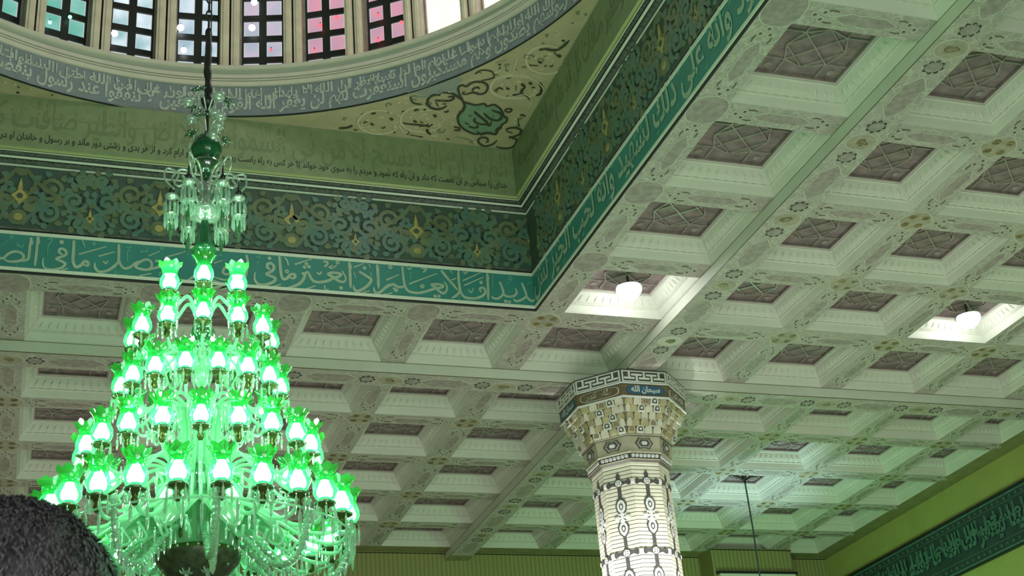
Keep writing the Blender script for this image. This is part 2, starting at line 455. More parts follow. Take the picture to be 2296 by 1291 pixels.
# ------------------------------------------------------------------ lettering
AR = {'ا':(0xFE8D,0xFE8E,0,0),'ب':(0xFE8F,0xFE90,0xFE91,0xFE92),'ت':(0xFE95,0xFE96,0xFE97,0xFE98),'ث':(0xFE99,0xFE9A,0xFE9B,0xFE9C),'ج':(0xFE9D,0xFE9E,0xFE9F,0xFEA0),'ح':(0xFEA1,0xFEA2,0xFEA3,0xFEA4),'خ':(0xFEA5,0xFEA6,0xFEA7,0xFEA8),'د':(0xFEA9,0xFEAA,0,0),'ذ':(0xFEAB,0xFEAC,0,0),'ر':(0xFEAD,0xFEAE,0,0),'ز':(0xFEAF,0xFEB0,0,0),'س':(0xFEB1,0xFEB2,0xFEB3,0xFEB4),'ش':(0xFEB5,0xFEB6,0xFEB7,0xFEB8),'ص':(0xFEB9,0xFEBA,0xFEBB,0xFEBC),'ض':(0xFEBD,0xFEBE,0xFEBF,0xFEC0),'ط':(0xFEC1,0xFEC2,0xFEC3,0xFEC4),'ع':(0xFEC9,0xFECA,0xFECB,0xFECC),'غ':(0xFECD,0xFECE,0xFECF,0xFED0),'ف':(0xFED1,0xFED2,0xFED3,0xFED4),'ق':(0xFED5,0xFED6,0xFED7,0xFED8),'ك':(0xFED9,0xFEDA,0xFEDB,0xFEDC),'ل':(0xFEDD,0xFEDE,0xFEDF,0xFEE0),'م':(0xFEE1,0xFEE2,0xFEE3,0xFEE4),'ن':(0xFEE5,0xFEE6,0xFEE7,0xFEE8),'ه':(0xFEE9,0xFEEA,0xFEEB,0xFEEC),'و':(0xFEED,0xFEEE,0,0),'ى':(0xFEEF,0xFEF0,0,0),'ي':(0xFEF1,0xFEF2,0xFEF3,0xFEF4),'ة':(0xFE93,0xFE94,0,0),'ء':(0xFE80,0,0,0)}
def shape_ar(t):
    out = []; n = len(t); k = 0
    while k < n:
        c = t[k]
        if c not in AR: out.append(c); k += 1; continue
        prev = k > 0 and t[k-1] in AR and AR[t[k-1]][2]
        if c == 'ل' and k < n-1 and t[k+1] == 'ا':
            out.append(chr(0xFEFC if prev else 0xFEFB)); k += 2; continue
        nxt = k < n-1 and t[k+1] in AR and t[k+1] != 'ء' and AR[c][2]
        f = AR[c]
        out.append(chr(f[3] if prev and nxt and f[3] else f[2] if nxt and f[2] else f[1] if prev and f[1] else f[0]))
        k += 1
    return ''.join(reversed(out))
def text_geo(t, bold=0.012):
    """flat triangulated letters, size 1; returns verts, faces, width"""
    cu = bpy.data.curves.new('t', 'FONT'); cu.body = shape_ar(t); cu.size = 1; cu.offset = bold; cu.resolution_u = 3
    o = bpy.data.objects.new('t', cu); COL.objects.link(o)
    dg = bpy.context.evaluated_depsgraph_get()
    me = bpy.data.meshes.new_from_object(o.evaluated_get(dg))
    vs = [(v.co.x, v.co.y) for v in me.vertices]; fs = [tuple(p.vertices) for p in me.polygons]
    bpy.data.objects.remove(o); bpy.data.curves.remove(cu); bpy.data.meshes.remove(me)
    x0 = min(v[0] for v in vs); x1 = max(v[0] for v in vs)
    return [(v[0]-x0, v[1]) for v in vs], fs, x1-x0
def text_on(mb, t, P, u0, u1, vb, hgt, h, m, bold=0.012):
    """letters right-to-left filling u0..u1 (u grows to the reader's right), baseline vb, height factor"""
    vs, fs, w = text_geo(t, bold)
    k = (u1-u0)/w
    for i, f in enumerate(fs):      # a hair's breadth apart, so that crossing letters never share one plane
        mb.add([P(u0 + vs[j][0]*k, vb + vs[j][1]*hgt, h + (i % 13)*5e-5) for j in f], [tuple(range(len(f)))], m)

# ------------------------------------------------------------------ the hall shell
XR, YF, XL_, YN = 15.75, 24.87, -7.3, -8.0
def struct(o): o['kind'] = 'structure'; return o
b = MB(); b.box((XL_-.2, YN, -0.2), (XR+.2, YF+.2, 0.0), 'floor_stone'); struct(b.build('floor'))
b = MB(); b.box((XL_-.2, YF, 0), (XR+.2, YF+.2, H+.4), 'wall_ribbed')
b.box((12.85, 24.32, 0), (14.63, YF, H-.001), 'wall_ribbed')
b.box((XL_, YF-.012, H-.035), (12.84, YF, H-.022), 'black_line')
b.box((14.64, YF-.012, H-.035), (XR, YF, H-.022), 'black_line')
b.box((12.84, 24.308, H-.035), (14.64, 24.32, H-.022), 'black_line')
struct(b.build('wall_far'))
b = MB(); b.box((XR, YN, 0), (XR+.2, YF, H+.4), 'wall_plain'); b.box((XR-.012, YN, H-.03), (XR, YF, H-.018), 'wall_border')
struct(b.build('wall_right'))
b = MB(); b.box((XL_-.2, YN, 0), (XL_, YF, H+.4), 'wall_plain'); struct(b.build('wall_left'))
# window or door head on the projecting pier
b = MB(); b.box((12.95, 24.25, 8.36), (14.62, 24.32, 8.50), 'band_white'); b.box((12.90, 24.23, 8.50), (14.66, 24.32, 8.545), 'black_line')
b.box((13.05, 24.30, 6.2), (14.5, 24.325, 8.36), 'frame_dark'); struct(b.build('trim_1'))

# ------------------------------------------------------------------ coffered ceiling
hm, hM = 0.165, 0.215
def lines(vals):   # (centre, half, major)
    out = []
    for c, mj in vals: out.append((c - (hM if mj else hm), c + (hM if mj else hm), mj, c))
    return out
XLN = lines([(-6.962, 0), (-5.246, 1), (-3.53, 0), (-1.93, 0), (-0.33, 0), (1.27, 0), (2.87, 0), (4.47, 0), (6.07, 0), (7.786, 1), (9.502, 0), (11.102, 0), (12.702, 0), (14.302, 0)])
XLN = [(5.85, l[1], l[2], l[3]) if abs(l[3]-6.07) < .01 else (l[0], -3.424, l[2], l[3]) if abs(l[3]+3.53) < .01 else l for l in XLN]
XLN = [(XL_, -6.797, 0, -6.962)] + XLN[1:] + [(15.40, XR, 0, 15.7)]
YLN = lines([(1.97, 0), (3.687, 1), (5.403, 0), (7.003, 0), (8.603, 0), (10.203, 0), (11.803, 0), (13.403, 0), (15.003, 0), (16.740, 1), (18.477, 0), (20.077, 0), (21.677, 0), (23.277, 0)]) + [(24.54, YF, 0, 24.8)]
YLN = [(14.736, l[1], l[2], l[3]) if abs(l[3]-15.003) < .01 else (l[0], 5.536, l[2], l[3]) if abs(l[3]-5.403) < .01 else l for l in YLN]
HX, HY = 4.637, 4.60
def split(ln):
    out = []
    for k, l in enumerate(ln):
        out.append(('line', l[0], l[1], l[2], l[3]))
        if k < len(ln)-1: out.append(('cell', l[1], ln[k+1][0], 0, 0))
    return out
XI, YI = split(XLN), split(YLN)
OX0, OX1, OY0, OY1 = CX-HX, CX+HX, CY-HY, CY+HY
cells = []
cb = MB()
cb.box((XL_, YN, H), (XR, 1.805, H+.1), 'plaster')
for xi in XI:
    for yi in YI:
        x0, x1, y0, y1 = xi[1], xi[2], yi[1], yi[2]
        if x0 > -3.6 and x1 < 6.1 and y0 > 5.3 and y1 < 15.0: continue
        if xi[0] == 'cell' and yi[0] == 'cell':
            if -3.6 < x0 and x1 < 6.0 and 5.3 < y0 and y1 < 15.0: continue
            cells.append((x0, x1, y0, y1)); continue
        # clip to the opening edge
        def inside(xm, ym): return OX0 < xm < OX1 and OY0 < ym < OY1
        xs = sorted(set([x0, x1] + [v for v in (OX0, OX1) if x0 < v < x1]))
        ys = sorted(set([y0, y1] + [v for v in (OY0, OY1) if y0 < v < y1]))
        z = ZB if (xi[3] or yi[3]) else H
        for a in range(len(xs)-1):
            for c in range(len(ys)-1):
                if inside((xs[a]+xs[a+1])/2, (ys[c]+ys[c+1])/2): continue
                m = 'wall_border' if (x0 > 15.3 or y0 > 24.5) else 'soffit_paint'
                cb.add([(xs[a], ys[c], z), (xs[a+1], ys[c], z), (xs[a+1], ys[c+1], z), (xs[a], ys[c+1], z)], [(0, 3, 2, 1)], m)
# sides of the deep beams
def vface(p, q, z0, z1, m): cb.add([(p[0], p[1], z0), (q[0], q[1], z0), (q[0], q[1], z1), (p[0], p[1], z1)], [(0, 1, 2, 3)], m)
MX = [l for l in XLN if l[2]]; MY = [l for l in YLN if l[2]]
for l in MX:
    segs = []; y = 1.805
    for m_ in MY: segs.append((y, m_[0])); y = m_[1]
    segs.append((y, YF))
    for (a, c) in segs:
        for x in (l[0], l[1]):
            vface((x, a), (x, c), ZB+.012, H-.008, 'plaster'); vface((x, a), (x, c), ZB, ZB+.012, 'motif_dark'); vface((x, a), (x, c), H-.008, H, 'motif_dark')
for l in MY:
    segs = []; x = XL_
    for m_ in MX: segs.append((x, m_[0])); x = m_[1]
    segs.append((x, XR))
    for (a, c) in segs:
        for y in (l[0], l[1]):
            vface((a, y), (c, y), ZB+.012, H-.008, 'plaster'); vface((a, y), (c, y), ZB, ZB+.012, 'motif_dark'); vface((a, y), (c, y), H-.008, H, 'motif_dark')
ceiling = struct(cb.build('ceiling'))

# painted and raised ornament on the soffits
ob = MB()
def PZ(z): return lambda u, v, h: (u, v, z - h)
def oval(cx, cy, a, c, z, fill, n=20, pw=1.0):
    pts = [(cx + a*math.copysign(abs(math.cos(t))**pw, math.cos(t)), cy + c*math.copysign(abs(math.sin(t))**pw, math.sin(t))) for t in [2*PI*k/n for k in range(n)]]
    ob.slab(PZ(z), pts, 0, .005, 'soffit_line')
    ob.slab(PZ(z), [(cx+(p[0]-cx)*(1-.014/a), cy+(p[1]-cy)*(1-.014/c)) for p in pts], 0, .008, fill)
def cart(cx, cy, L, w, z, along):
    prof = [(1, 0), (.86, .35), (.72, .62), (.55, 1), (.3, .86), (0, 1), (-.3, .86), (-.55, 1), (-.72, .62), (-.86, .35), (-1, 0), (-.86, -.35), (-.72, -.62), (-.55, -1), (-.3, -.86), (0, -1), (.3, -.86), (.55, -1), (.72, -.62), (.86, -.35)]
    f = (lambda p, L, w: (cx+p[0]*L, cy+p[1]*w)) if along == 'x' else (lambda p, L, w: (cx+p[1]*w, cy+p[0]*L))
    ob.slab(PZ(z), [f(p, L, w) for p in prof], 0, .005, 'soffit_line')
    ob.slab(PZ(z), [f(p, L-.02, w-.012) for p in prof], 0, .008, 'soffit_taupe')
def sprig(cx, cy, z, along, w):
    for s in (-1, 1):
        for t, v in ((.44, .5), (.44, -.5), (.52, 0)):
            x, y = (cx+s*t, cy+v*w) if along == 'x' else (cx+v*w, cy+s*t)
            r = .034
            ob.stroke(PZ(z), [(x+r*math.cos(q), y+r*math.sin(q)) for q in (0, 1.05, 2.1, 3.14, 4.2, 5.25)], .010, .0, .006, 'soffit_line', closed=True)
            ob.dot(PZ(z), (x, y), .013, 0, .007, 'motif_dark', 5)
        for v in (-.8, .8):
            x, y = (cx+s*.36, cy+v*w) if along == 'x' else (cx+v*w, cy+s*.36)
            d = .05
            p = [(x-d, y), (x, y+v*.012), (x+d, y)] if along == 'x' else [(x, y-d), (x+v*.012, y), (x, y+d)]
            ob.stroke(PZ(z), p, .012, 0, .006, 'motif_dark', smooth=False)
def scribble(cx, cy, r, z, m='motif_dark'):
    for k in range(3):
        a0 = random.uniform(0, 6.28)
        pts = [(cx + r*random.uniform(.2, 1)*math.cos(a0+t), cy + r*random.uniform(.15, .8)*math.sin(a0+t)) for t in (0, 1.2, 2.4, 3.4)]
        ob.stroke(PZ(z), pts, .016, .007, .011, m)
def star(cx, cy, r, z):
    for k in range(8):
        a = 2*PI*k/8
        p = [(cx+r*math.cos(a-.28), cy+r*math.sin(a-.28)), (cx+r*1.22*math.cos(a), cy+r*1.22*math.sin(a)), (cx+r*math.cos(a+.28), cy+r*math.sin(a+.28))]
        ob.stroke(PZ(z), p, .012, .003, .008, 'ink', smooth=False)
    ob.dot(PZ(z), (cx, cy), r*.86, 0, .005, 'soffit_taupe', 12)
for lx in XLN[1:-1]:
    for ly in YLN:
        x, y, mx, my = lx[3], ly[3], lx[2], ly[2]
        if y > 24.5: continue
        if -3.4 < x < 6.0 and 5.5 < y < 14.9: continue
        if mx and my: continue
        if mx:
            oval(x, y, .175, .15, ZB, 'soffit_khaki'); scribble(x, y, .085, ZB); scribble(x, y, .06, ZB, 'motif_gold')
            star(x, y-.29, .085, ZB); star(x, y+.29, .085, ZB)
        elif my:
            oval(x, y, .19, .14, ZB, 'soffit_khaki'); scribble(x, y, .085, ZB); scribble(x, y, .06, ZB, 'motif_gold')
            star(x-.31, y, .085, ZB); star(x+.31, y, .085, ZB)
        else:
            edge = (abs(x-6.07) < .01 and 5.5 < y < 14.9) or (abs(x+3.53) < .01 and 5.5 < y < 14.9) or (abs(y-15.003) < .01 and -3.4 < x < 6.0) or (abs(y-5.403) < .01 and -3.4 < x < 6.0)
            if edge: oval(x, y, .21, .24, H, 'soffit_taupe', pw=.8)
            else:
                pts = [(x + .225*(1-.13*abs(math.sin(2*t)))*math.cos(t), y + .225*(1-.13*abs(math.sin(2*t)))*math.sin(t)) for t in [2*PI*k/24 for k in range(24)]]
                ob.slab(PZ(H), pts, 0, .005, 'soffit_line')
                ob.slab(PZ(H), [(x+(p[0]-x)*.92, y+(p[1]-y)*.92) for p in pts], 0, .008, 'soffit_khaki')
                for sx in (-1, 1):
                    for sy in (-1, 1):
                        ob.dot(PZ(H), (x+sx*.085, y+sy*.085), .052, .006, .0095, 'motif_gold', 8)
                        for q in range(3):
                            a_ = random.uniform(0, 3.14); r_ = random.uniform(.022, .042); oy = (q-1)*.026
                            ob.stroke(PZ(H), [(x+sx*.085-r_, y+sy*.085+oy), (x+sx*.085, y+sy*.085+oy+random.uniform(-.018, .018)), (x+sx*.085+r_, y+sy*.085+oy+random.uniform(-.012, .012))], .013, .008, .012, 'motif_dark')
for i, lx in enumerate(XLN[1:-1]):          # cartouches half way between the nodes
    for j in range(len(YLN)-1):
        x = lx[3]; ym = (YLN[j][1]+YLN[j+1][0])/2
        if -3.4 < x < 6.0 and 5.3 < ym < 15.0: continue
        cart(x, ym, .34 if not lx[2] else .36, .085 if not lx[2] else .13, ZB if lx[2] else H, 'y')
        if lx[2]: continue
        sprig(x, ym, H, 'y', .10)
for ly in YLN[:-1]:
    for i in range(len(XLN)-1):
        y = ly[3]; xm = (XLN[i][1]+XLN[i+1][0])/2
        if -3.4 < xm < 6.0 and 5.5 < y < 14.9: continue
        if xm > 15: continue
        cart(xm, y, .34 if not ly[2] else .36, .085 if not ly[2] else .13, ZB if ly[2] else H, 'x')
        if ly[2]: continue
        sprig(xm, y, H, 'x', .10)
ob.build('soffit_ornament', ceiling)

# one coffer: stepped moulding with an egg row, dark panel with strapwork
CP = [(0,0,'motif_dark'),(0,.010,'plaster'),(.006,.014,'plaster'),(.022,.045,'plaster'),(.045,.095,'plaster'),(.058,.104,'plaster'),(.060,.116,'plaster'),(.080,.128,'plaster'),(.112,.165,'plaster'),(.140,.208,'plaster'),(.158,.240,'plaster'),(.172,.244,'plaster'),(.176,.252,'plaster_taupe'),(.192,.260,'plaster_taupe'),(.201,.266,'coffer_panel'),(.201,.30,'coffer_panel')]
def coffer_frame(o=.635):
    b = MB()
    for k in range(len(CP)-1):
        a0, z0 = o-CP[k][0], CP[k][1]; a1, z1 = o-CP[k+1][0], CP[k+1][1]
        vs = [(-a0,-a0,z0),(a0,-a0,z0),(a0,a0,z0),(-a0,a0,z0),(-a1,-a1,z1),(a1,-a1,z1),(a1,a1,z1),(-a1,a1,z1)]
        b.add(vs, [(0,1,5,4),(1,2,6,5),(2,3,7,6),(3,0,4,7)], CP[k+1][2])
    def side(s, t, d): return (t, -d) if s == 0 else (d, t) if s == 1 else (-t, d) if s == 2 else (-d, -t)
    n = 10
    for s in range(4):
        for k in range(n):
            t = ((k+.5)/n*2-1)*(o-.10)
            pts = [(*side(s, t*(1-.02-u*.10), o-.084-u*.052), .134+u*.066) for u in (0, .5, 1)]
            b.tube(pts, [.008, .019, .008], 'plaster', 6)
            w = (o-.08)/n*.85
            b.tube([(*side(s, t*1.03+q*w, o-.060), .116-.010*(1-abs(q))) for q in (-1, 0, 1)], [.004, .009, .004], 'plaster', 5)
    return b
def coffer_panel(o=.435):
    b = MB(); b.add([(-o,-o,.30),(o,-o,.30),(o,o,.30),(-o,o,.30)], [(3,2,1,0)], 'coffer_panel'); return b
def coffer_strap():
    b = MB(); P = lambda u, v, h: (u*.92, v*.92, .30-h)
    q = .235
    S = [[(-.47,-q),(-q,-q),(0,-.33),(q,-q),(.47,-q)], [(-.47,q),(-q,q),(0,.33),(q,q),(.47,q)],
         [(-q,-.47),(-q,-q),(-.33,0),(-q,q),(-q,.47)], [(q,-.47),(q,-q),(.33,0),(q,q),(q,.47)],
         [(-.33,0),(0,.33),(.33,0),(0,-.33),(-.33,0)], [(-q,-q),(q,q)], [(-q,q),(q,-q)]]
    for l in S: b.stroke(P, l, .018, 0, .018, 'coffer_strap', smooth=False, taper=(1, 1))
    for a in (-1, 1):
        for c in (-1, 1): b.dot(P, (a*.36, c*.36), .045, 0, .014, 'coffer_strap', 8)
    return b
fr0 = coffer_frame(); pn0 = coffer_panel(); st0 = coffer_strap()
proto = None; rest = []
def vis(c):
    for x in (c[0], (c[0]+c[1])/2, c[1]):
        for y in (c[2], (c[2]+c[3])/2, c[3]):
            for z in (H, H+.3):
                px, py = project((x, y, z))
                if -15 < px < 2311 and -15 < py < 1306: return True
    return False
nvis = 0
for c in sorted(cells, key=lambda c: c[2]*c[2]+c[0]*c[0]):
    w = (c[1]-c[0])/1.27; d = (c[3]-c[2])/1.27
    loc = ((c[0]+c[1])/2, (c[2]+c[3])/2, H)
    if not vis(c) or nvis >= 99: rest.append((loc, w, d)); continue
    nvis += 1
    if proto is None:
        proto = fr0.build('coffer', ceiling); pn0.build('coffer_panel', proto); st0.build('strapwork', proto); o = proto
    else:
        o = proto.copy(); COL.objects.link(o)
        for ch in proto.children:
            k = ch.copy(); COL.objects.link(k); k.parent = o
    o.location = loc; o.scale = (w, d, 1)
rb = MB()
for loc, w, d in rest:
    for src in (fr0, pn0):
        for name in src.names:
            fs = [f for f, mi in zip(src.f, src.m) if src.names[mi] == name]
            if src is fr0: fs = [f for f in fs if len(f) == 4 and max(f) < 8*(len(CP)-1)]
            if fs:
                used = sorted({i for f in fs for i in f}); mp = {v: k for k, v in enumerate(used)}
                rb.add([(loc[0]+src.v[i][0]*w, loc[1]+src.v[i][1]*d, loc[2]+src.v[i][2]) for i in used], [tuple(mp[i] for i in f) for f in fs], name)
if rest: tag(rb.build('coffer_field', ceiling), kind='stuff')

# ------------------------------------------------------------------ square opening under the dome
def rect_ring(b, prof):
    """prof: list of (inset, z, material of the face that follows)"""
    for k in range(len(prof)-1):
        d0, z0, m = prof[k]; d1, z1 = prof[k+1][:2]
        r = lambda d, z: [(CX-HX+d, CY-HY+d, z), (CX+HX-d, CY-HY+d, z), (CX+HX-d, CY+HY-d, z), (CX-HX+d, CY+HY-d, z)]
        b.add(r(d0, z0)+r(d1, z1), [(0,1,5,4),(1,2,6,5),(2,3,7,6),(3,0,4,7)], m)
YA = CY+HY; XB = CX+HX
PA = lambda u, v, h: (u, YA-h, v)              # far wall of the opening
PB = lambda u, v, h: (XB-h, -u, v)             # right wall of the opening, u = -y
b = MB()
rect_ring(b, [(-.02, H-.004, 'soffit_taupe'), (-.012, H-.012, 'black_line'), (.004, H-.004, 'black_line'), (.004, H+.018, 'band_white'), (.012, H+.022, 'band_white'), (.012, H+.058, 'band_white'), (0, H+.062, 'teal'), (0, 9.505, 'band_white'), (.010, 9.508, 'band_white'), (.010, 9.545, 'band_white'), (.0, 9.548, 'black_line'), (.0, 9.56, 'black_line')])
t2 = struct(b.build('trim_2'))
lb = MB()
def tr(ox, oy, s):
    def f(pts): return [(lambda q: (q.x, q.z))(ony(ox+p[0]*s, oy+p[1]*s, YA)) for p in pts]
    return f
W = .030
def strokes(f, data):
    for w, cl, pts in data:
        lb.stroke(PA, f(pts), W*w, 0, .006, 'letter' if w > .5 else 'letter_faint', closed=bool(cl), taper=(.8, .45))
def circ(c, r, n=9): return [(c[0]+r*math.cos(2*PI*k/n), c[1]+r*math.sin(2*PI*k/n)) for k in range(n)]
A = tr(0, 500, .18293)
strokes(A, [
 (1,0,[(-60,350),(-20,420),(40,430),(100,380),(180,350),(260,370),(290,420),(250,460),(160,475),(80,465),(35,430)]),
 (1,0,[(250,465),(320,455),(350,430),(365,300),(382,180)]), (1.3,0,[(376,180),(400,262)]), (1,0,[(465,170),(448,350),(425,530)]), (1.2,0,[(468,175),(482,255)]),
 (.45,0,[(205,240),(215,290),(240,270),(250,295),(275,295),(285,250)]), (.45,1,circ((140,168),18)), (.4,0,[(130,195),(10,275)]),
 (1,0,[(765,390),(725,365),(730,325),(770,318),(805,345),(808,385),(770,410),(690,440),(750,470),(800,500),(780,530),(740,555),(660,572),(560,560),(525,510),(530,430)]),
 (.8,0,[(750,580),(835,558)]), (1.2,0,[(905,215),(900,350),(895,470),(930,540),(990,520),(1040,470),(1078,490),(1070,525),(1020,512)]),
 (.8,0,[(965,385),(1305,290)]), (.6,0,[(1010,215),(1040,300)]), (.5,1,circ((1150,255),15)),
 (1.1,0,[(1455,260),(1455,400),(1440,490),(1330,578),(1220,600),(1165,550),(1160,490)]), (.8,0,[(1205,410),(1405,355)]),
 (1,0,[(1450,440),(1480,520),(1530,560),(1600,540),(1650,500),(1700,465)]), (1,1,[(1660,530),(1730,470),(1800,450),(1850,480),(1855,540),(1800,575),(1700,560)]),
 (1,0,[(2090,510),(1950,540),(1855,565),(1800,575)]), (1,0,[(1900,460),(1990,490),(2090,505)]),
 (.8,0,[(1705,650),(1855,620)]), (.4,1,circ((1415,612),14)), (.45,0,[(1500,645),(1600,615)]), (.45,0,[(1940,620),(1985,600),(1950,640),(1990,662)]),
 (.8,0,[(2015,425),(2280,350)]), (.6,0,[(1820,405),(1960,345)]), (.5,1,circ((1980,310),17)), (.45,0,[(1715,330),(1735,365),(1755,345),(1790,355),(1810,310)]),
 (.55,0,[(1265,465),(1290,500),(1325,462)]), (.45,0,[(1545,285),(1572,310),(1612,278)]), (.4,0,[(1600,330),(1562,360),(1560,490)]),
 (.45,0,[(580,210),(640,185),(618,240),(590,280),(578,390)]), (.5,0,[(1000,572),(1002,602),(1025,607)]), (.45,0,[(200,505),(195,545)])])
lb.dot(PA, A([(755,235)])[0], .026, 0, .006, 'letter')
B = tr(540, 560, .14808)
strokes(B, [
 (1.2,0,[(440,300),(400,270),(400,225),(440,205),(480,225),(500,270),(480,315),(440,340),(385,372),(450,400),(520,435),(500,480),(430,515),(340,532),(260,520),(212,465),(205,400),(215,345)]),
 (1,0,[(480,565),(608,525)]), (.5,0,[(225,95),(262,128),(300,80)]), (.45,0,[(245,240),(250,200),(290,170)]), (.5,0,[(285,400),(300,430)]),
 (1.2,0,[(580,95),(590,200),(608,370),(640,445),(700,432),(740,385),(800,372),(820,408),(790,435),(735,420)]),
 (.7,0,[(660,120),(700,170),(715,245)]), (.6,1,circ((695,332),20)), (1,0,[(815,225),(1075,140)]),
 (1.2,0,[(920,362),(965,372),(950,440),(900,505),(820,548),(710,575)]), (1.2,0,[(960,372),(1012,340),(1060,430),(1110,480),(1200,492),(1320,470),(1400,430),(1480,408),(1515,372),(1440,352),(1360,352),(1320,378),(1380,405),(1440,450),(1500,482),(1560,488),(1585,430),(1530,320)]),
 (1,0,[(980,600),(1130,545)]), (.6,0,[(1270,540),(1275,605),(1332,600)]), (.7,0,[(1148,340),(1190,372),(1225,328)]),
 (.9,0,[(1245,180),(1310,190),(1298,232),(1258,262)]), (1.1,0,[(1330,272),(1390,235)]), (.6,1,circ((1463,195),20)), (.6,0,[(1450,235),(1395,275),(1345,290)]),
 (1.2,0,[(1640,190),(1652,380),(1660,585)]), (1.1,0,[(1650,210),(1678,292)]),
 (1.2,0,[(1790,330),(1900,400),(1972,460),(1900,560),(1775,628),(1718,600),(1702,540)]), (.9,0,[(1710,268),(1862,208)]), (.9,0,[(1840,652),(1952,622)]),
 (.6,0,[(1710,345),(1745,435)]), (.6,0,[(1940,225),(1962,282)]), (.6,0,[(1958,350),(1985,398)]), (.5,0,[(1805,500),(1828,535)]),
 (1.2,0,[(2060,225),(2075,400),(2082,592)]), (1.1,0,[(2065,235),(2088,320)]),
 (1.2,0,[(2330,520),(2260,535),(2190,575),(2120,635),(2060,662),(2020,625),(2010,570)]), (.6,0,[(2165,675),(2230,672),(2290,650)])])
for p in [(432,132),(990,215),(962,266),(1030,260),(1515,580),(1868,278)]: lb.dot(PA, B([p])[0], .024, 0, .006, 'letter')
C_ = tr(860, 570, .15679)
strokes(C_, [
 (1.1,0,[(-30,530),(20,480),(70,445),(150,440),(210,470),(270,468),(298,440)]), (1.3,0,[(140,478),(180,525),(190,490)]),
 (1.1,0,[(265,180),(280,320),(300,440),(335,510),(400,545),(520,552),(640,522),(740,490),(820,478),(850,452),(770,430),(685,438),(740,475),(790,525),(850,560),(900,520),(900,450),(860,395)]),
 (.9,0,[(40,370),(222,290)]), (.9,0,[(365,425),(762,275)]), (.6,1,circ((552,460),20)), (.55,1,circ((95,185),20)), (.45,0,[(75,235),(20,280)]),
 (.8,0,[(535,200),(602,205),(588,240),(558,258)]), (.55,0,[(340,190),(370,218),(402,178)]), (.4,0,[(402,260),(380,275),(380,375)]),
 (.5,0,[(5,572),(60,570),(120,550)]), (1.1,0,[(820,230),(900,330),(1060,515)]), (1.1,0,[(1065,235),(1075,400),(1088,520),(1040,590),(970,628)]),
 (1.1,0,[(1085,500),(1130,590),(1200,628),(1320,630),(1420,590),(1455,530),(1418,480),(1368,500),(1400,545)]),
 (.7,0,[(945,212),(982,278)]), (.8,0,[(970,370),(1042,340)]), (.8,0,[(1130,380),(1395,260)]), (.8,0,[(1150,447),(1425,328)]),
 (.6,0,[(1145,245),(1170,282),(1205,235)]), (.6,0,[(1215,505),(1250,548),(1285,485)]), (1.1,0,[(1480,275),(1490,450),(1495,658)]), (1.1,0,[(1480,280),(1508,360)]),
 (.5,0,[(1070,605),(1085,658)]), (1,0,[(1660,395),(1700,500),(1708,570),(1640,632),(1572,628),(1545,600)]), (1,0,[(1708,565),(1760,602),(1850,600),(1900,560),(1885,488)]),
 (1,0,[(1975,408),(2020,520),(2038,600),(1970,652),(1890,672),(1858,632)]), (1,0,[(2038,600),(2095,660),(2158,662),(2165,622)]),
 (.5,1,circ((1812,345),24)), (.4,0,[(1755,430),(1800,385)]), (.5,0,[(2055,425),(2120,398)]), (.4,0,[(2008,672),(2025,708)]), (.4,0,[(1545,300),(1560,340),(1555,480)])])
for p in [(1392,405),(735,600),(790,602),(1745,675),(1798,682)]: lb.dot(PA, C_([p])[0], .024, 0, .006, 'letter')
D = tr(0, 0, 1)
strokes(D, [(1,0,[(441,582),(447,603),(438,617),(420,629)]), (1,0,[(520,600),(512,615),(500,612),(505,600),(520,605),(522,620),(505,628),(480,622)]), (.8,0,[(495,650),(530,640)]), (1,0,[(552,572),(555,590),(550,625)]), (.8,0,[(480,590),(498,584)]),
   (1,0,[(455,625),(480,630),(498,640),(470,645),(452,630)])])
lb.build('inscription', t2)
lb = MB()
text_on(lb, 'لكنود وانه على ذلك لشهيد وانه لحب الخير لش', PB, -YA+.04, -8.30, H+.20, .50, .006, 'letter', .022)
text_on(lb, 'لربه', PB, -8.18, -7.55, H+.20, .50, .006, 'letter', .022)
for k in range(46):
    u = -YA + .2 + k*.165 + random.uniform(-.03, .03); v = H + random.choice((.12, .40, .43, .45)) + random.uniform(-.015, .015)
    lb.stroke(PB, [(u, v), (u+.05, v+.03)], .012, 0, .005, 'letter_faint', smooth=False)
lb.build('inscription', t2)

# scroll band
b = MB()
rect_ring(b, [(0, 9.56, 'black_line'), (.012, 9.565, 'grey_relief'), (.012, 9.595, 'black_line'), (0, 9.60, 'scroll_ground'), (0, 10.405, 'band_white'), (.012, 10.41, 'band_white'), (.012, 10.425, 'black_line'), (.014, 10.428, 'black_line')])
t3 = struct(b.build('trim_3'))
sb = MB()
def spiral(P, c, r, turns, a0, sgn, w, m, h=.014):
    pts = []
    for k in range(int(14*turns)+1):
        t = k/(14*turns); rr = r*(1-.82*t)
        a = a0 + sgn*2*PI*turns*t
        pts.append((c[0]+rr*math.cos(a), c[1]+rr*math.sin(a)))
    sb.stroke(P, pts, w, 0, h, m, smooth=False, taper=(.6, .9))
    sb.dot(P, pts[-1], w*.9, 0, h*1.2, m, 8)
def leaf(P, c, L, a, m, w=.05, h=.017):
    ca, sa = math.cos(a), math.sin(a)
    prof = [(0,0),(.25,.5),(.55,.6),(.8,.35),(1,0),(.75,-.2),(.45,-.35),(.2,-.2)]
    sb.slab(P, [(c[0]+(x*L)*ca-(y*w)*sa, c[1]+(x*L)*sa+(y*w)*ca) for x, y in prof], 0, h, m)
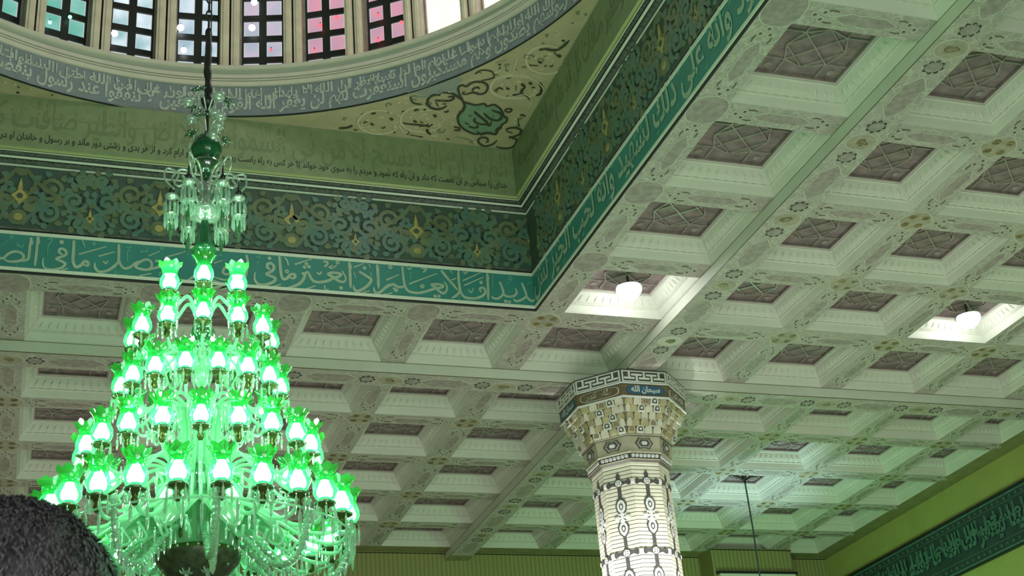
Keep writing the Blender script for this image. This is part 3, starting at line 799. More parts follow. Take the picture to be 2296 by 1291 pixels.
def module(P, u0, Wd, v0, Ht):
    cm = ['scroll_green', 'scroll_olive']
    X = lambda t: u0 + t*Wd
    Vv = lambda t: v0 + t*Ht
    for s in (-1, 1):
        for (t, v, r, tu, a, sg) in [(.21,.68,.19,1.6,2.2,1),(.20,.25,.17,1.6,-2.0,-1),(.385,.50,.15,1.4,0.4,-1),(.42,.86,.10,1.2,3.6,1),(.42,.13,.10,1.2,-3.6,-1),(.09,.45,.11,1.3,1.0,1)]:
            cx = X(.5+s*t); sb_a = a if s > 0 else PI-a
            spiral(P, (cx, Vv(v)), r, tu, sb_a, sg*s, .050, cm[(int(t*100)) % 2])
            for q in range(7):
                aa = sb_a + q*.93
                leaf(P, (cx+r*.95*math.cos(aa), Vv(v)+r*.95*math.sin(aa)*.9), .10, aa+1.1*s, cm[q % 2], w=.08)
                sb.dot(P, (cx+r*.62*math.cos(aa+.5), Vv(v)+r*.62*math.sin(aa+.5)), .017, 0, .010, 'black_line', 6, .028)
        sb.stroke(P, [(X(.5+s*.03), Vv(.04)), (X(.5+s*.13), Vv(.30)), (X(.5+s*.30), Vv(.48)), (X(.5+s*.38), Vv(.72)), (X(.5+s*.5), Vv(0.96))], .048, 0, .012, 'scroll_green')
        sb.stroke(P, [(X(.5+s*.03), Vv(.97)), (X(.5+s*.12), Vv(.74)), (X(.5+s*.28), Vv(.52)), (X(.5+s*.40), Vv(.34)), (X(.5+s*.5), Vv(.05))], .048, 0, .012, 'scroll_olive')
    for tt, vv, k in ((.5, .50, 1.0), (0.0, .22, .55)):      # gilded lozenges with a finial
        cx, cv = X(tt), Vv(vv)
        sb.slab(P, [(cx+a*k, cv+c*k) for a, c in [(0,.12),(.03,.07),(.095,.0),(.03,-.07),(0,-.12),(-.03,-.07),(-.095,0),(-.03,.07)]], 0, .020, 'gold')
        sb.slab(P, [(cx+a*k, cv+c*k) for a, c in [(0,.25),(.018,.16),(.03,.09),(-.03,.09),(-.018,.16)]], 0, .018, 'gold')
        sb.dot(P, (cx, cv), .036*k, 0, .024, 'scroll_ground', 10)
        if k == 1: sb.dot(P, (cx, Vv(.16)), .10, 0, .015, 'scroll_olive', 14); sb.dot(P, (cx, Vv(.16)), .05, 0, .018, 'gold', 10, .045); sb.dot(P, (cx, Vv(.90)), .07, 0, .015, 'scroll_olive', 12, .05)
MW = 1.56
u = ony(43, 455, YA).x - MW*.5
while u > OX0+.2: u -= MW
while u < OX1 - MW*.45:
    if u > OX0 - .2: module(PA, u, MW, 9.60, .805)
    u += MW
sb.build('scroll_relief', t3)
sb = MB()
u = -YA + .35
while u < -6.6: module(PB, u, MW, 9.60, .805); u += MW
sb.build('scroll_relief', t3)

# carved mouldings above the scroll band
b = MB()
rect_ring(b, [(.014, 10.425, 'black_line'), (.020, 10.430, 'grey_relief'), (.060, 10.458, 'black_line'), (.072, 10.464, 'black_line'), (.074, 10.466, 'band_white'), (.098, 10.482, 'black_line'), (.108, 10.494, 'black_line'), (.104, 10.496, 'grey_relief'), (.132, 10.514, 'black_line'), (.138, 10.520, 'cream_trim'), (.152, 10.530, 'black_line'), (.156, 10.536, 'yellow_trim'), (.170, 10.545, 'yellow_trim'), (.187, 10.552, 'frieze_green'), (.187, 10.56, 'frieze_green')])
for (d0, z0, m, st, rr) in ((.046, 10.442, 'cream_trim', .085, .021), (.122, 10.502, 'grey_relief', .06, .012)):
    n = int(2*HX/st)
    for k in range(n):
        u = OX0 + d0 + (k+.5)*(2*HX-2*d0)/n
        if m == 'cream_trim':
            b.tube([(u-.03, YA-d0-.006, z0-.004), (u, YA-d0-.016, z0+.014), (u+.03, YA-d0-.01, z0-.006)], [.005, .011, .004], 'grey_relief', 5)
        else: b.tube([(u-.018, YA-d0, z0-.006), (u+.018, YA-d0-.006, z0+.006)], [.006, .006], m, 4)
        v = OY0 + d0 + (k+.5)*(2*HY-2*d0)/n
        if v > 6.5:
            b.tube([(XB-d0-.004, v-.025, z0-.006), (XB-d0-.014, v+.02, z0+.012)], [.006, .008], m if m != 'cream_trim' else 'grey_relief', 5)
struct(b.build('trim_4'))

# plain green frieze with two-tier writing
b = MB(); rect_ring(b, [(.187, 10.56, 'frieze_green'), (.187, 11.255, 'pilaster_brown'), (.20, 11.262, 'frieze_green')])
fz = struct(b.build('wall_frieze'))
lb = MB()
PAf = lambda u, v, h: (u, YA-.187-h, v); PBf = lambda u, v, h: (XB-.187-h, -u, v)
T1 = 'الم تر ان الله يسبح له من في السموات والارض والطير صافات كل قد علم صلاته وتسبيحه'
T2 = 'والله عليم بما يفعلون ولله ملك السموات والارض والى الله المصير'
text_on(lb, T1, PAf, OX0+.3, OX1-.28, 10.83, .50, .003, 'frieze_letter_dark', .006)
text_on(lb, T2, PAf, OX0+.3, OX1-.28, 10.98, .34, .004, 'frieze_letter', .006)
text_on(lb, 'خداى را سباس بر ان نعمت كه داد و ان راه كه نمود و مردم را به سوى خود خواند تا هر كس به راه راست رود و دل به ذكر او ارام كرد و از هر بدى و زشتى دور ماند و بر رسول و خاندان او درود و سلام فرستد و در اين خانه بر نماز و دعا كرد ايند و بر درستى و داد كوشند', PAf, OX0+.3, OX1-.30, 10.66, .125, .004, 'ink', .010)
text_on(lb, T1, PBf, -YA+.4, -6.8, 10.83, .45, .003, 'frieze_letter_dark', .006)
lb.build('inscription', fz)

# soffit round the dome (spandrels)
b = MB(); n = 144; ZS = 11.26
hx, hy = HX-.187, HY-.187
ci = []; sq = []
angs = sorted([2*PI*k/n for k in range(n)] + [math.atan2(sy*hy, sx*hx) % (2*PI) for sx in (-1, 1) for sy in (-1, 1)])
for a in angs:
    ca, sa = math.cos(a), math.sin(a)
    t = min(hx/abs(ca) if abs(ca) > 1e-6 else 1e9, hy/abs(sa) if abs(sa) > 1e-6 else 1e9)
    r = min(4.45, t)
    ci.append((CX+r*ca, CY+r*sa, ZS)); sq.append((CX+t*ca, CY+t*sa, ZS))
N_ = len(angs)
b.add(ci+sq, [(k, (k+1) % N_, N_+(k+1) % N_, N_+k) for k in range(N_)], 'spandrel_tan')
sp = struct(b.build('ceiling'))
ob = MB(); PS = PZ(ZS)
def trz(ox, oy, s):
    return lambda pts: [(lambda q: (q.x, q.y))(onz(ox+p[0]*s, oy+p[1]*s, ZS)) for p in pts]
E = trz(940, 180, .13941)
grn = [(730,350),(900,390),(1040,370),(1090,410),(1200,385),(1290,440),(1340,510),(1360,570),(1410,600),(1400,660),(1350,690),(1300,740),(1240,790),(1230,850),(1100,830),(980,850),(880,850),(780,810),(700,760),(640,690),(620,600),(640,540),(700,480),(735,410)]
ob.slab(PS, E(grn), 0, .004, 'spandrel_green')
ob.slab(PS, E([(-200,190),(640,-60),(700,-10),(640,60),(630,150),(660,250),(720,340),(640,300),(540,220),(400,190),(300,215),(200,255),(60,230)]), 0, .003, 'spandrel_grey')
def es(w, pts, m='spandrel_dark', f=E, cl=False): ob.stroke(PS, f(pts), w, .002, .012, m, closed=cl, taper=(.5, .3))
es(.028, grn, cl=True)
es(.035, [(885,495),(960,560),(1060,640),(1135,720)]); es(.035, [(1040,520),(1110,590),(1180,625),(1270,635),(1325,580),(1300,520),(1220,490),(1160,465)])
es(.030, [(900,600),(885,640),(930,680),(1010,700),(1080,700),(1135,720),(1165,640)]); es(.028, [(790,730),(880,755),(940,745),(920,715)])
es(.018, [(740,670),(765,692),(805,690)]); es(.015, [(795,550),(840,570)]); es(.018, [(1175,570),(1205,572)])
es(.026, [(730,350),(690,300),(640,200),(630,110),(690,70),(760,90),(830,40),(930,15),(1040,30),(1100,90),(1070,180),(980,215),(860,190),(760,215),(690,210)])
es(.026, [(690,190),(740,180)]); es(.022, [(850,160),(880,120),(940,105),(970,130)]); es(.03, [(850,180),(950,195)])
es(.028, [(720,400),(700,320),(640,270),(560,215),(470,195),(370,190)]); es(.035, [(720,420),(700,480),(640,510)])
es(.032, [(340,230),(250,225),(160,270),(130,350),(170,420),(270,455),(380,440),(440,400)]); es(.026, [(250,315),(360,320),(480,320),(550,290),(540,255),(460,260)]); es(.03, [(270,350),(310,410)]); es(.03, [(380,375),(430,370)])
es(.024, [(1250,850),(1270,790),(1330,750)]); es(.028, [(1390,790),(1450,760),(1560,755),(1640,800),(1610,860),(1520,895),(1440,900)]); es(.03, [(1400,810),(1500,840)])
es(.026, [(1240,870),(1100,845),(1000,860),(930,810)]); es(.026, [(1250,960),(1180,1020),(1060,1050),(970,1010),(950,950),(1000,915),(1080,920),(1110,970),(1070,990)]); es(.03, [(1440,910),(1560,940),(1550,1010),(1480,1075),(1350,1085),(1240,1060)])
es(.04, [(1930,30),(1970,110),(1950,200),(1880,240)]); es(.03, [(1500,230),(1580,225),(1660,215),(1730,240),(1785,310)]); es(.035, [(1640,50),(1690,100),(1630,170)]); es(.022, [(1555,80),(1555,160)]); es(.02, [(1230,150),(1290,115),(1350,140)])
es(.016, [(1190,40),(1150,110),(1180,200),(1300,270),(1450,280),(1560,240),(1700,215),(1800,300),(1760,420),(1720,480)], 'spandrel_light'); es(.016, [(1190,40),(1400,-60),(1700,-60),(1900,20),(2000,130),(1960,230)], 'spandrel_light')
es(.03, [(140,745),(215,700)]); es(.045, [(120,780),(150,850),(185,870)]); es(.03, [(0,730),(90,725)]); es(.025, [(20,660),(60,680)]); es(.03, [(0,905),(60,900)]); es(.02, [(440,930),(485,945)])
es(.016, [(100,760),(90,820),(180,880),(300,890)], 'spandrel_light'); es(.016, [(0,500),(200,470),(340,520),(380,620),(300,710),(220,735)], 'spandrel_light'); es(.016, [(600,900),(700,920),(830,960),(870,1030)], 'spandrel_green')
es(.02, [(1370,470),(1430,450),(1490,465),(1440,505),(1370,480)]); es(.022, [(560,740),(640,760),(640,795),(560,790)]); es(.02, [(1620,560),(1660,545),(1710,575)]); es(.016, [(1600,600),(1590,680),(1620,720)])
F_ = trz(760, 0, .33304)
def fs_(w, pts, m='spandrel_dark', cl=False): ob.stroke(PS, F_(pts), w, .002, .010, m, closed=cl, taper=(.4, .3))
for (cx, cy, rx, ry) in ((270,820,140,80),(560,800,145,85),(1190,580,170,80),(1400,400,140,95)):      # pale scroll roundels with dark leaf marks
    fs_(.030, [(cx+rx*math.cos(t), cy+ry*math.sin(t)) for t in [k*.5+.4 for k in range(11)]], 'spandrel_light')
    for q in range(9):
        a = q*2.4; x, y = cx+rx*(.25+.07*q)*math.cos(a), cy+ry*(.25+.07*q)*math.sin(a)
        fs_(.016+.010*(q % 3), [(x, y), (x+16*math.cos(a+1), y+9*math.sin(a+1)), (x+30*math.cos(a+1.6), y+16*math.sin(a+1.6))], 'spandrel_dark' if q % 2 else 'spandrel_light')
fs_(.035, [(1380,325),(1450,335),(1500,315),(1550,270)]); fs_(.025, [(1450,350),(1475,380)]); fs_(.03, [(1280,435),(1340,440)]); fs_(.02, [(1200,390),(1180,460),(1210,495)], 'spandrel_light')
fs_(.035, [(0,860),(60,855),(90,840)]); fs_(.025, [(420,820),(450,830),(560,840),(610,850)]); fs_(.04, [(590,870),(600,900)]); fs_(.025, [(480,905),(560,920)]); fs_(.02, [(390,760),(420,800),(410,850),(450,900)], 'spandrel_light')
fs_(.03, [(700,600),(640,640),(560,650),(480,640)], 'spandrel_grey'); fs_(.022, [(480,650),(500,690),(560,700)]); fs_(.02, [(910,500),(960,470),(1030,480),(1040,520),(960,540)]); fs_(.03, [(1060,420),(1130,400)], 'spandrel_grey')
random.seed(11)
for k in range(340):
    px, py = random.uniform(0, 1700), random.uniform(0, 960)
    q = onz(760+px*.333, py*.333, ZS)
    if math.hypot(q.x-CX, q.y-CY) < 4.52 or q.x > XB-.25 or q.y > YA-.25: continue
    if 780 < px < 1150 and 680 < py < 900: continue
    a = random.uniform(0, 6.28); L = random.uniform(8, 24)
    if k % 4 == 0:
        r_ = random.uniform(16, 34)
        fs_(.011, [(px+r_*(1-.13*q)*math.cos(a+q*.9), py+.6*r_*(1-.13*q)*math.sin(a+q*.9)) for q in range(7)], random.choice(('spandrel_light', 'spandrel_light', 'frieze_letter_dark'))); continue
    fs_(random.choice((.012, .016, .022)), [(px, py), (px+L*math.cos(a), py+L*.6*math.sin(a)), (px+L*1.5*math.cos(a+.6), py+L*.9*math.sin(a+.6))], random.choice(('spandrel_dark', 'spandrel_light', 'frieze_letter_dark')))
for k in range(60):      # the left tip of the spandrel
    px, py = random.uniform(-20, 500), random.uniform(150, 260); q = onz(px, py, ZS)
    if math.hypot(q.x-CX, q.y-CY) < 4.5 or q.y > YA-.22: continue
    ob.dot(PS, (q.x, q.y), random.uniform(.008, .02), .001, .008, random.choice(('spandrel_dark', 'spandrel_light')), 6)
ob.build('scroll_relief', sp)

# ------------------------------------------------------------------ drum: inscription ring, cornice, windows, dome
def annulus(b, prof, n=144):
    b.lathe([(p[0], p[1], p[2]) for p in prof], 'cornice', n, (CX, CY, 0), cap=False)
b = MB()
annulus(b, [(4.45, 11.252, 'black_line'), (4.435, 11.252, 'black_line'), (4.44, 11.272, 'ring_blue'), (4.44, 11.285, 'ring_blue'), (4.45, 11.29, 'ring_blue'), (4.45, 11.705, 'ring_blue')])
t5 = struct(b.build('trim_5'))
lb = MB()
def PR(r0, a0): return lambda u, v, h: (CX+(r0-h)*math.cos(a0-u/r0), CY+(r0-h)*math.sin(a0-u/r0), v)
R_ = 4.45; a0 = math.radians(128)
span = R_*math.radians(112)
text_on(lb, 'لووا رءوسهم يصدون وهم مستكبرون استغفرت لهم لن يغفر الله القوم الفاسقين لا تنفقوا عند رسول ينفضوا ولله خزائن', PR(R_, a0), 0, span, 11.37, .27, .006, 'ring_letter', .030)
text_on(lb, 'لكم رسول الله ورايتهم سواء عليهم ام لم تستغفر ان الله لا يهدي هم الذين يقولون على من الله حتى السموات والارض ولكن', PR(R_, a0), 0, span, 11.535, .20, .007, 'ring_letter', .030)
random.seed(5)
for k in range(70):       # the tall shafts of the letters
    u = span*(k+random.random()*.7)/70; v = 11.50+random.random()*.06
    lb.stroke(PR(R_, a0), [(u, v), (u-.012+random.random()*.02, 11.655+random.random()*.03)], .021, 0, .008, 'ring_letter', smooth=False, taper=(.5, 1.0))
lb.build('inscription', t5)
b = MB()
annulus(b, [(4.452, 11.705, 'cornice'), (4.425, 11.708, 'cornice'), (4.42, 11.765, 'black_line'), (4.435, 11.768, 'black_line'), (4.435, 11.775, 'cornice'), (4.418, 11.778, 'cornice'), (4.418, 11.798, 'black_line'), (4.432, 11.80, 'black_line'), (4.432, 11.808, 'cornice'), (4.412, 11.812, 'cornice'), (4.41, 11.862, 'cornice_green'), (4.438, 11.875, 'cornice_green'), (4.438, 11.945, 'cornice'), (4.415, 11.955, 'cornice'), (4.41, 12.005, 'cornice'), (4.48, 12.012, 'cornice'), (4.75, 12.012, 'cornice')])
struct(b.build('trim_6'))
# drum wall with pilasters
RW = 4.66
b = MB()
def PT(az, r0=RW):
    ca, sa = math.cos(az), math.sin(az)
    # u to the reader's right when looking outwards
    return lambda u, v, h: (CX+(r0-h)*ca + u*sa, CY+(r0-h)*sa - u*ca, v)
Z0, Z1 = 12.0, 14.7
for k in range(36):
    P = PT(math.radians(39.8+10*k))
    def bx(u0, u1, h0, h1, m, m_side=None):
        vs = [P(u0,Z0,h0),P(u1,Z0,h0),P(u1,Z1,h0),P(u0,Z1,h0),P(u0,Z0,h1),P(u1,Z0,h1),P(u1,Z1,h1),P(u0,Z1,h1)]
        b.add(vs, [(4,5,6,7)], m); b.add(vs, [(0,1,5,4),(1,2,6,5),(2,3,7,6),(3,0,4,7)], m_side or m)
    bx(-.142, .142, -.12, .03, 'pilaster_brown'); bx(-.118, -.012, .03, .15, 'pilaster_stone', 'pilaster_brown'); bx(.012, .118, .03, .15, 'pilaster_stone', 'pilaster_brown')
    bx(-.085, -.045, .15, .162, 'pilaster_stone'); bx(.045, .085, .15, .162, 'pilaster_stone'); bx(-.012, .012, .03, .06, 'black_line')
b.lathe([(4.9, 12.0, 'frame_dark'), (4.9, 14.7, 'frame_dark')], 'frame_dark', 72, (CX, CY, 0), cap=False)
b.lathe([(4.9, 14.68, 'cornice'), (4.45, 14.68, 'cornice'), (4.42, 14.9, 'cornice')] + [(4.42*math.cos(t), 14.9+3.6*math.sin(t), 'cornice_green') for t in [PI/2*q/10 for q in range(1, 11)]], 'cornice', 72, (CX, CY, 0), cap=False)
struct(b.build('wall_drum'))
def winmesh(pm, fm='frame_dark'):
    f = MB(); p = MB(); P = PT(0.0, RW)
    def bx(u0, u1, v0, v1, h0, h1, m):
        vs = [P(u0,v0,h0),P(u1,v0,h0),P(u1,v1,h0),P(u0,v1,h0),P(u0,v0,h1),P(u1,v0,h1),P(u1,v1,h1),P(u0,v1,h1)]
        f.add(vs, [(4,5,6,7),(0,1,5,4),(1,2,6,5),(2,3,7,6),(3,0,4,7)], m)
    for (a, c) in ((-.272,-.2425),(-.0475,.0475),(.2425,.272)): bx(a, c, Z0, Z1, -.05, .0, fm)
    for k in range(8):
        zc = 12.106+.33*k
        if k < 8: bx(-.25, .25, zc+.1225, zc+.2075, -.05, -.002, fm)
        for u in (-.145, .145):
            q = [P(u-.0985, zc-.1235, -.03), P(u+.0985, zc-.1235, -.03), P(u+.0985, zc+.1235, -.03), P(u-.0985, zc+.1235, -.03)]
            p.add(q, [(0,1,2,3)], 'pane_rim' if pm != 'pane_day' else pm)
            q = [P(u-.086, zc-.110, -.024), P(u+.086, zc-.110, -.024), P(u+.086, zc+.110, -.024), P(u-.086, zc+.110, -.024)]
            p.add(q, [(0,1,2,3)], pm)
    return f, p
def wkind(c):
    c = c % 360
    if c < 50 or c > 340: return 'pane_day'
    return {54.8: 'pane_pink', 64.8: 'pane_pink', 74.8: 'pane_cool', 84.8: 'pane_blue', 94.8: 'pane_mixed', 104.8: 'pane_green', 114.8: 'pane_green', 124.8: 'pane_green'}.get(round(c, 1), 'pane_blue')
wm = {}
for k in range(36):
    az = 44.8+10*k; kd = wkind(az)
    if kd not in wm:
        f, p = winmesh(kd, 'frame_glare' if kd == 'pane_day' else 'frame_dark')
        f0 = f.build('window_%d' % (k+1)); p0 = p.build('pane', f0); wm[kd] = (f0, p0); o = f0
    else:
        f0, p0 = wm[kd]
        o = f0.copy(); o.name = 'window_%d' % (k+1); COL.objects.link(o); c = p0.copy(); COL.objects.link(c); c.parent = o
    # built about the world origin of the drum: rotate about the drum axis
    A_ = math.radians(az)
    o.rotation_euler = (0, 0, A_)
    o.location = (CX - (CX*math.cos(A_) - CY*math.sin(A_)), CY - (CX*math.sin(A_) + CY*math.cos(A_)), 0)
    o['kind'] = 'structure'
# little lamps strung across the dome windows
SPK = [('spark_green',112,50,.024,'left edge of the green window'),('spark_green',157,38,.024,''),('spark_white',257,75,.042,''),('spark_white',405,62,.045,''),('spark_white',412,112,.038,''),('spark_white',565,62,.045,''),('spark_white',570,5,.042,''),('spark_white',640,42,.025,''),('spark_red',608,112,.022,''),('spark_red',718,57,.028,''),('spark_red',755,38,.026,''),('spark_red',848,34,.024,''),('spark_red',900,50,.024,''),('spark_red',848,90,.026,''),('spark_red',705,112,.015,'')]
WHERE = {112: 'green lamp by the left panes of the second dome window from the left', 157: 'green lamp by the right pane of the second dome window from the left', 257: 'white lamp in the left pane of the third dome window from the left',
 405: 'upper white lamp in the left panes of the window left of the chain', 412: 'lower white lamp in the left panes of the window left of the chain', 565: 'large white lamp in the left pane of the window right of the chain', 570: 'topmost white lamp in the window right of the chain', 640: 'small white lamp by the right pane of the window right of the chain',
 608: 'red lamp in the lower right pane of the window right of the chain', 718: 'red lamp in the left pane of the fully pink dome window', 755: 'red lamp at the top of the right pane of the fully pink window', 848: '', 900: 'red lamp in the right pane of the rightmost pink window', 705: 'faint red lamp low in the left pane of the fully pink window'}
for m, x, y, r, _ in SPK:
    p = oncyl(x, y, 4.60)
    b = MB(); b.lathe([(r*math.sin(t), -r*math.cos(t)) for t in [.05, .5, 1, 1.57, 2.1, 2.7, 3.1]], m, 12)
    b.lathe([(.007, r*.9), (.007, r+.02)], 'iron', 6)
    o = b.build('string_lamp', smooth=True, loc=p)
    lab = WHERE[x] if x != 848 else ('upper red lamp in the left panes of the rightmost pink window' if y < 60 else 'lower red lamp in the left panes of the rightmost pink window')
    tag(o, lab, 'lamp', 'small lamps strung across the dome windows')

# ------------------------------------------------------------------ inscription band on the right wall
b = MB()
b.box((XR-.05, YN+1, 7.46), (XR, YF, 8.41), 'band_dark')
for z0, z1, m, d in ((8.385, 8.43, 'black_line', .07), (8.345, 8.375, 'band_letter', .065), (8.235, 8.25, 'band_dot', .055), (7.64, 7.655, 'band_dot', .055), (7.475, 7.505, 'band_letter', .065), (7.44, 7.465, 'black_line', .06)):
    b.box((XR-d, YN+1, z0), (XR-.001, YF, z1), m)
t7 = struct(b.build('trim_7'))
lb = MB(); PW = lambda u, v, h: (XR-.05-h, -u, v)
for row in (8.295, 7.57):
    y = 15.0
    k = 0
    while y < 24.8:
        lb.dot(PW, (-y, row), .026 if k % 2 else .034, 0, .012, 'band_dot', 8); y += .165; k += 1
text_on(lb, 'بسم الله الرحمن الرحيم انا فتحنا لك فتحا مبينا ليغفر لك الله ما تقدم من ذنبك وما تاخر', PW, -24.6, -12.5, 7.80, .50, .020, 'band_letter', .035)
text_on(lb, 'ويتم نعمته عليك ويهديك صراطا مستقيما وينصرك الله نصرا عزيزا', PW, -24.6, -12.5, 7.95, .30, .026, 'band_letter', .03)
random.seed(3)
for k in range(46):
    u = -24.5+k*.26+random.uniform(-.05, .05)
    lb.stroke(PW, [(u, 7.9), (u-.015, 8.19)], .035, 0, .03, 'band_letter', smooth=False, taper=(.5, 1))
lb.build('inscription', t7)

# ------------------------------------------------------------------ the octagonal column
KX, KY = 7.80, 16.75
col = empty('column', (KX, KY, 0))
tag(col, 'octagonal brick column with dark ornament strips and a flaring tiled capital', 'column')
PH = PI/8
def octa(b, prof, m): b.lathe(prof, m, 8, (0, 0, 0), PH, cap=False)
def PC(k, R, z0=0.0, R1=None, z1=None):
    """facet k (azimuth 45k); u to the reader's right, v world height"""
    az = k*PI/4; ca, sa = math.cos(az), math.sin(az); c8 = math.cos(PI/8)
    def f(u, v, h):
        r = R
        if R1 is not None: r = R + (R1-R)*(v-z0)/(z1-z0)
        d = r*c8+h
        return (d*ca - u*sa, d*sa + u*ca, v)
    return f
b = MB()
prof = [(.60, 0.0, 'column_stone'), (.60, .35, 'column_stone'), (.54, .42, 'column_brick')]
z = .45
while z < 7.60:
    prof += [(.531, z, 'column_brick'), (.531, z+.042, 'column_joint'), (.525, z+.043, 'column_joint'), (.525, z+.052, 'column_brick')]; z += .053
prof += [(.531, 7.62, 'column_brick'), (.531, 7.655, 'column_joint'), (.55, 7.66, 'column_stone')]
octa(b, prof, 'column_brick'); b.build('shaft', col)
b = MB(); z_top = 7.52; per = .95
for k in range(8):
    P = PC(k, .531)
    def rect(u0, u1, v0, v1, h, m): b.slab(P, [(u0, v0), (u1, v0), (u1, v1), (u0, v1)], 0, h, m)
    b.slab(P, [(0, z_top+.02), (.035, z_top-.03), (.02, z_top-.06), (-.02, z_top-.06), (-.035, z_top-.03)], 0, .006, 'column_dark')
    zc = z_top-.13; i = 0
    while zc > .6:
        for s in (-1, 1):        # stepped arms that reach the next facet
            b.slab(P, [(s*.03, zc-.035), (s*.03, zc+.035), (s*.10, zc+.02), (s*.14, zc+.045), (s*.18, zc+.01), (s*.19, zc-.015), (s*.15, zc-.05), (s*.10, zc-.02)], 0, .005, 'column_dark')
            rect(s*.195-.02, s*.195+.02, zc-.022, zc+.022, .007, 'column_white')
        rect(-.026, .026, zc-.22, zc+.08, .006, 'column_dark')
        b.dot(P, (0, zc), .058, 0, .008, 'column_dark', 10); b.dot(P, (0, zc), .046, .006, .010, 'column_white', 10)
        for q in range(4): b.dot(P, (.022*math.cos(q*PI/2+.78), zc+.022*math.sin(q*PI/2+.78)), .008, .008, .012, 'column_dark', 6)
        for dz in (.325, .625):  # ogives
            og = [(0, .115), (.05, .085), (.075, .02), (.062, -.05), (.03, -.09), (0, -.115), (-.03, -.09), (-.062, -.05), (-.075, .02), (-.05, .085)]
            b.slab(P, [(p[0]*1.1, zc-dz+p[1]*1.08) for p in og], 0, .007, 'column_dark')
            b.slab(P, [(p[0]*.82, zc-dz+p[1]*.86) for p in og], .005, .009, 'column_white')
            b.slab(P, [(p[0]*.42, zc-dz+p[1]*.42) for p in og], .007, .011, 'column_dark'); b.slab(P, [(p[0]*.22, zc-dz+p[1]*.25) for p in og], .009, .012, 'column_white')
        b.slab(P, [(-.02, zc-.40), (.02, zc-.40), (.05, zc-.475), (.02, zc-.55), (-.02, zc-.55), (-.05, zc-.475)], 0, .006, 'column_dark')
        fl = [(.10*abs(math.cos(2*t))**.6*math.cos(t)+.012*math.cos(t), .055*abs(math.cos(2*t))**.6*math.sin(t)+.012*math.sin(t)) for t in [2*PI*q/24 for q in range(24)]]
        b.slab(P, [(p[0], zc-.475+p[1]) for p in fl], .004, .010, 'column_white')
        for s in (-1, 1):
            for w in (-1, 1): b.dot(P, (s*.045, zc-.475+w*.055), .017, 0, .009, 'column_white', 7)
        rect(-.024, .024, zc-.86, zc-.73, .006, 'column_dark')
        zc -= per
b.build('ornament_strip', col)
b = MB()
octa(b, [(.545, 7.655, 'column_joint'), (.575, 7.672, 'column_stone'), (.578, 7.69, 'column_joint'), (.572, 7.695, 'column_grey'), (.575, 7.765, 'column_stone'), (.60, 7.775, 'column_stone'), (.60, 7.79, 'column_joint'), (.588, 7.795, 'column_stone'), (.612, 7.995, 'column_joint'), (.635, 8.0, 'column_stone'), (.64, 8.02, 'column_joint'), (.62, 8.025, 'column_joint')], 'column_stone')
for k in range(8):
    P = PC(k, .575)
    for q in range(7):
        u = (q-3)*.058; b.slab(P, [(u+.024*math.copysign(abs(math.cos(t))**.6, math.cos(t)), 7.73+.022*math.copysign(abs(math.sin(t))**.6, math.sin(t))) for t in [2*PI*j/10 for j in range(10)]], 0, .012, 'column_white')
    P = PC(k, .588, 7.795, .612, 7.995)
    def hexa(rx, ry): return [(rx, 0), (rx*.72, ry*.55), (rx*.6, ry), (0, ry*.8), (-rx*.6, ry), (-rx*.72, ry*.55), (-rx, 0), (-rx*.72, -ry*.55), (-rx*.6, -ry), (0, -ry*.8), (rx*.6, -ry), (rx*.72, -ry*.55)]
    for s_, h_, m_ in ((1, .006, 'column_grey'), (.80, .009, 'column_stone'), (.66, .012, 'column_dark'), (.34, .016, 'column_white')):
        b.slab(P, [(p[0], 7.897+p[1]) for p in hexa(.135*s_, .078*s_)], 0, h_, m_)
b.build('medallion_band', col)
b = MB()       # scale-like niches of the flaring capital
Zm0, Zm1, Rm0, Rm1 = 8.02, 8.46, .62, .855
octa(b, [(Rm0, Zm0, 'tile_grout'), (Rm0+.03, Zm0+.1, 'tile_grout'), (.70, 8.22, 'tile_grout'), (.78, 8.35, 'tile_grout'), (Rm1, Zm1, 'tile_grout')], 'tile_grout')
random.seed(21)
rows = 5
for k in range(8):
    for r in range(rows):
        v0 = Zm0+.005+r*.087
        Rr = [.640, .672, .708, .758, .812][r]
        P = PC(k, Rr, v0, Rr+.035, v0+.10)
        half = Rr*math.sin(PI/8); n = 4 if r < 2 else 5
        off = .5 if r % 2 else 0
        for q in range(n+(1 if off else 0)):
            u = -half+(q+.5-off)*(2*half/n); w = half/n*.90
            if abs(u) > half-.2*w: w *= .6; u = math.copysign(half-w*1.02, u)
            m = random.choice(['honey_tile', 'pale_tile', 'pale_tile', 'tile_white'] if (q+r) % 2 else ['honey_tile', 'pale_tile', 'honey_tile'])
            arch = [(u-w, v0), (u+w, v0), (u+w, v0+.06), (u+w*.72, v0+.086), (u, v0+.10), (u-w*.72, v0+.086), (u-w, v0+.06)]
            b.slab(P, arch, 0, .018+.012*((q+r) % 2), m)
            ins = [(u+(p[0]-u)*.62, v0+.045+(p[1]-v0-.045)*.62) for p in arch]
            if m == 'tile_white':
                b.slab(P, ins, .02, .036, 'column_joint'); b.slab(P, [(u+(p[0]-u)*.5, v0+.045+(p[1]-v0-.045)*.5) for p in ins], .02, .040, 'tile_white')
            else: b.slab(P, ins, .016, .024, 'tile_grout' if (q*3+r) % 5 == 0 else m)
b.build('niche_tiles', col)
b = MB()
octa(b, [(.865, 8.45, 'column_white'), (.885, 8.455, 'column_white'), (.888, 8.475, 'column_joint'), (.872, 8.48, 'column_joint'), (.872, 8.482, 'tile_brown'), (.880, 8.64, 'column_joint'), (.892, 8.645, 'column_white'), (.895, 8.665, 'column_joint'), (.88, 8.67, 'column_grey'), (.885, 8.835, 'column_grey'), (.898, 8.84, 'column_grey'), (.898, 8.855, 'column_joint'), (.30, 8.867, 'column_joint')], 'tile_brown')
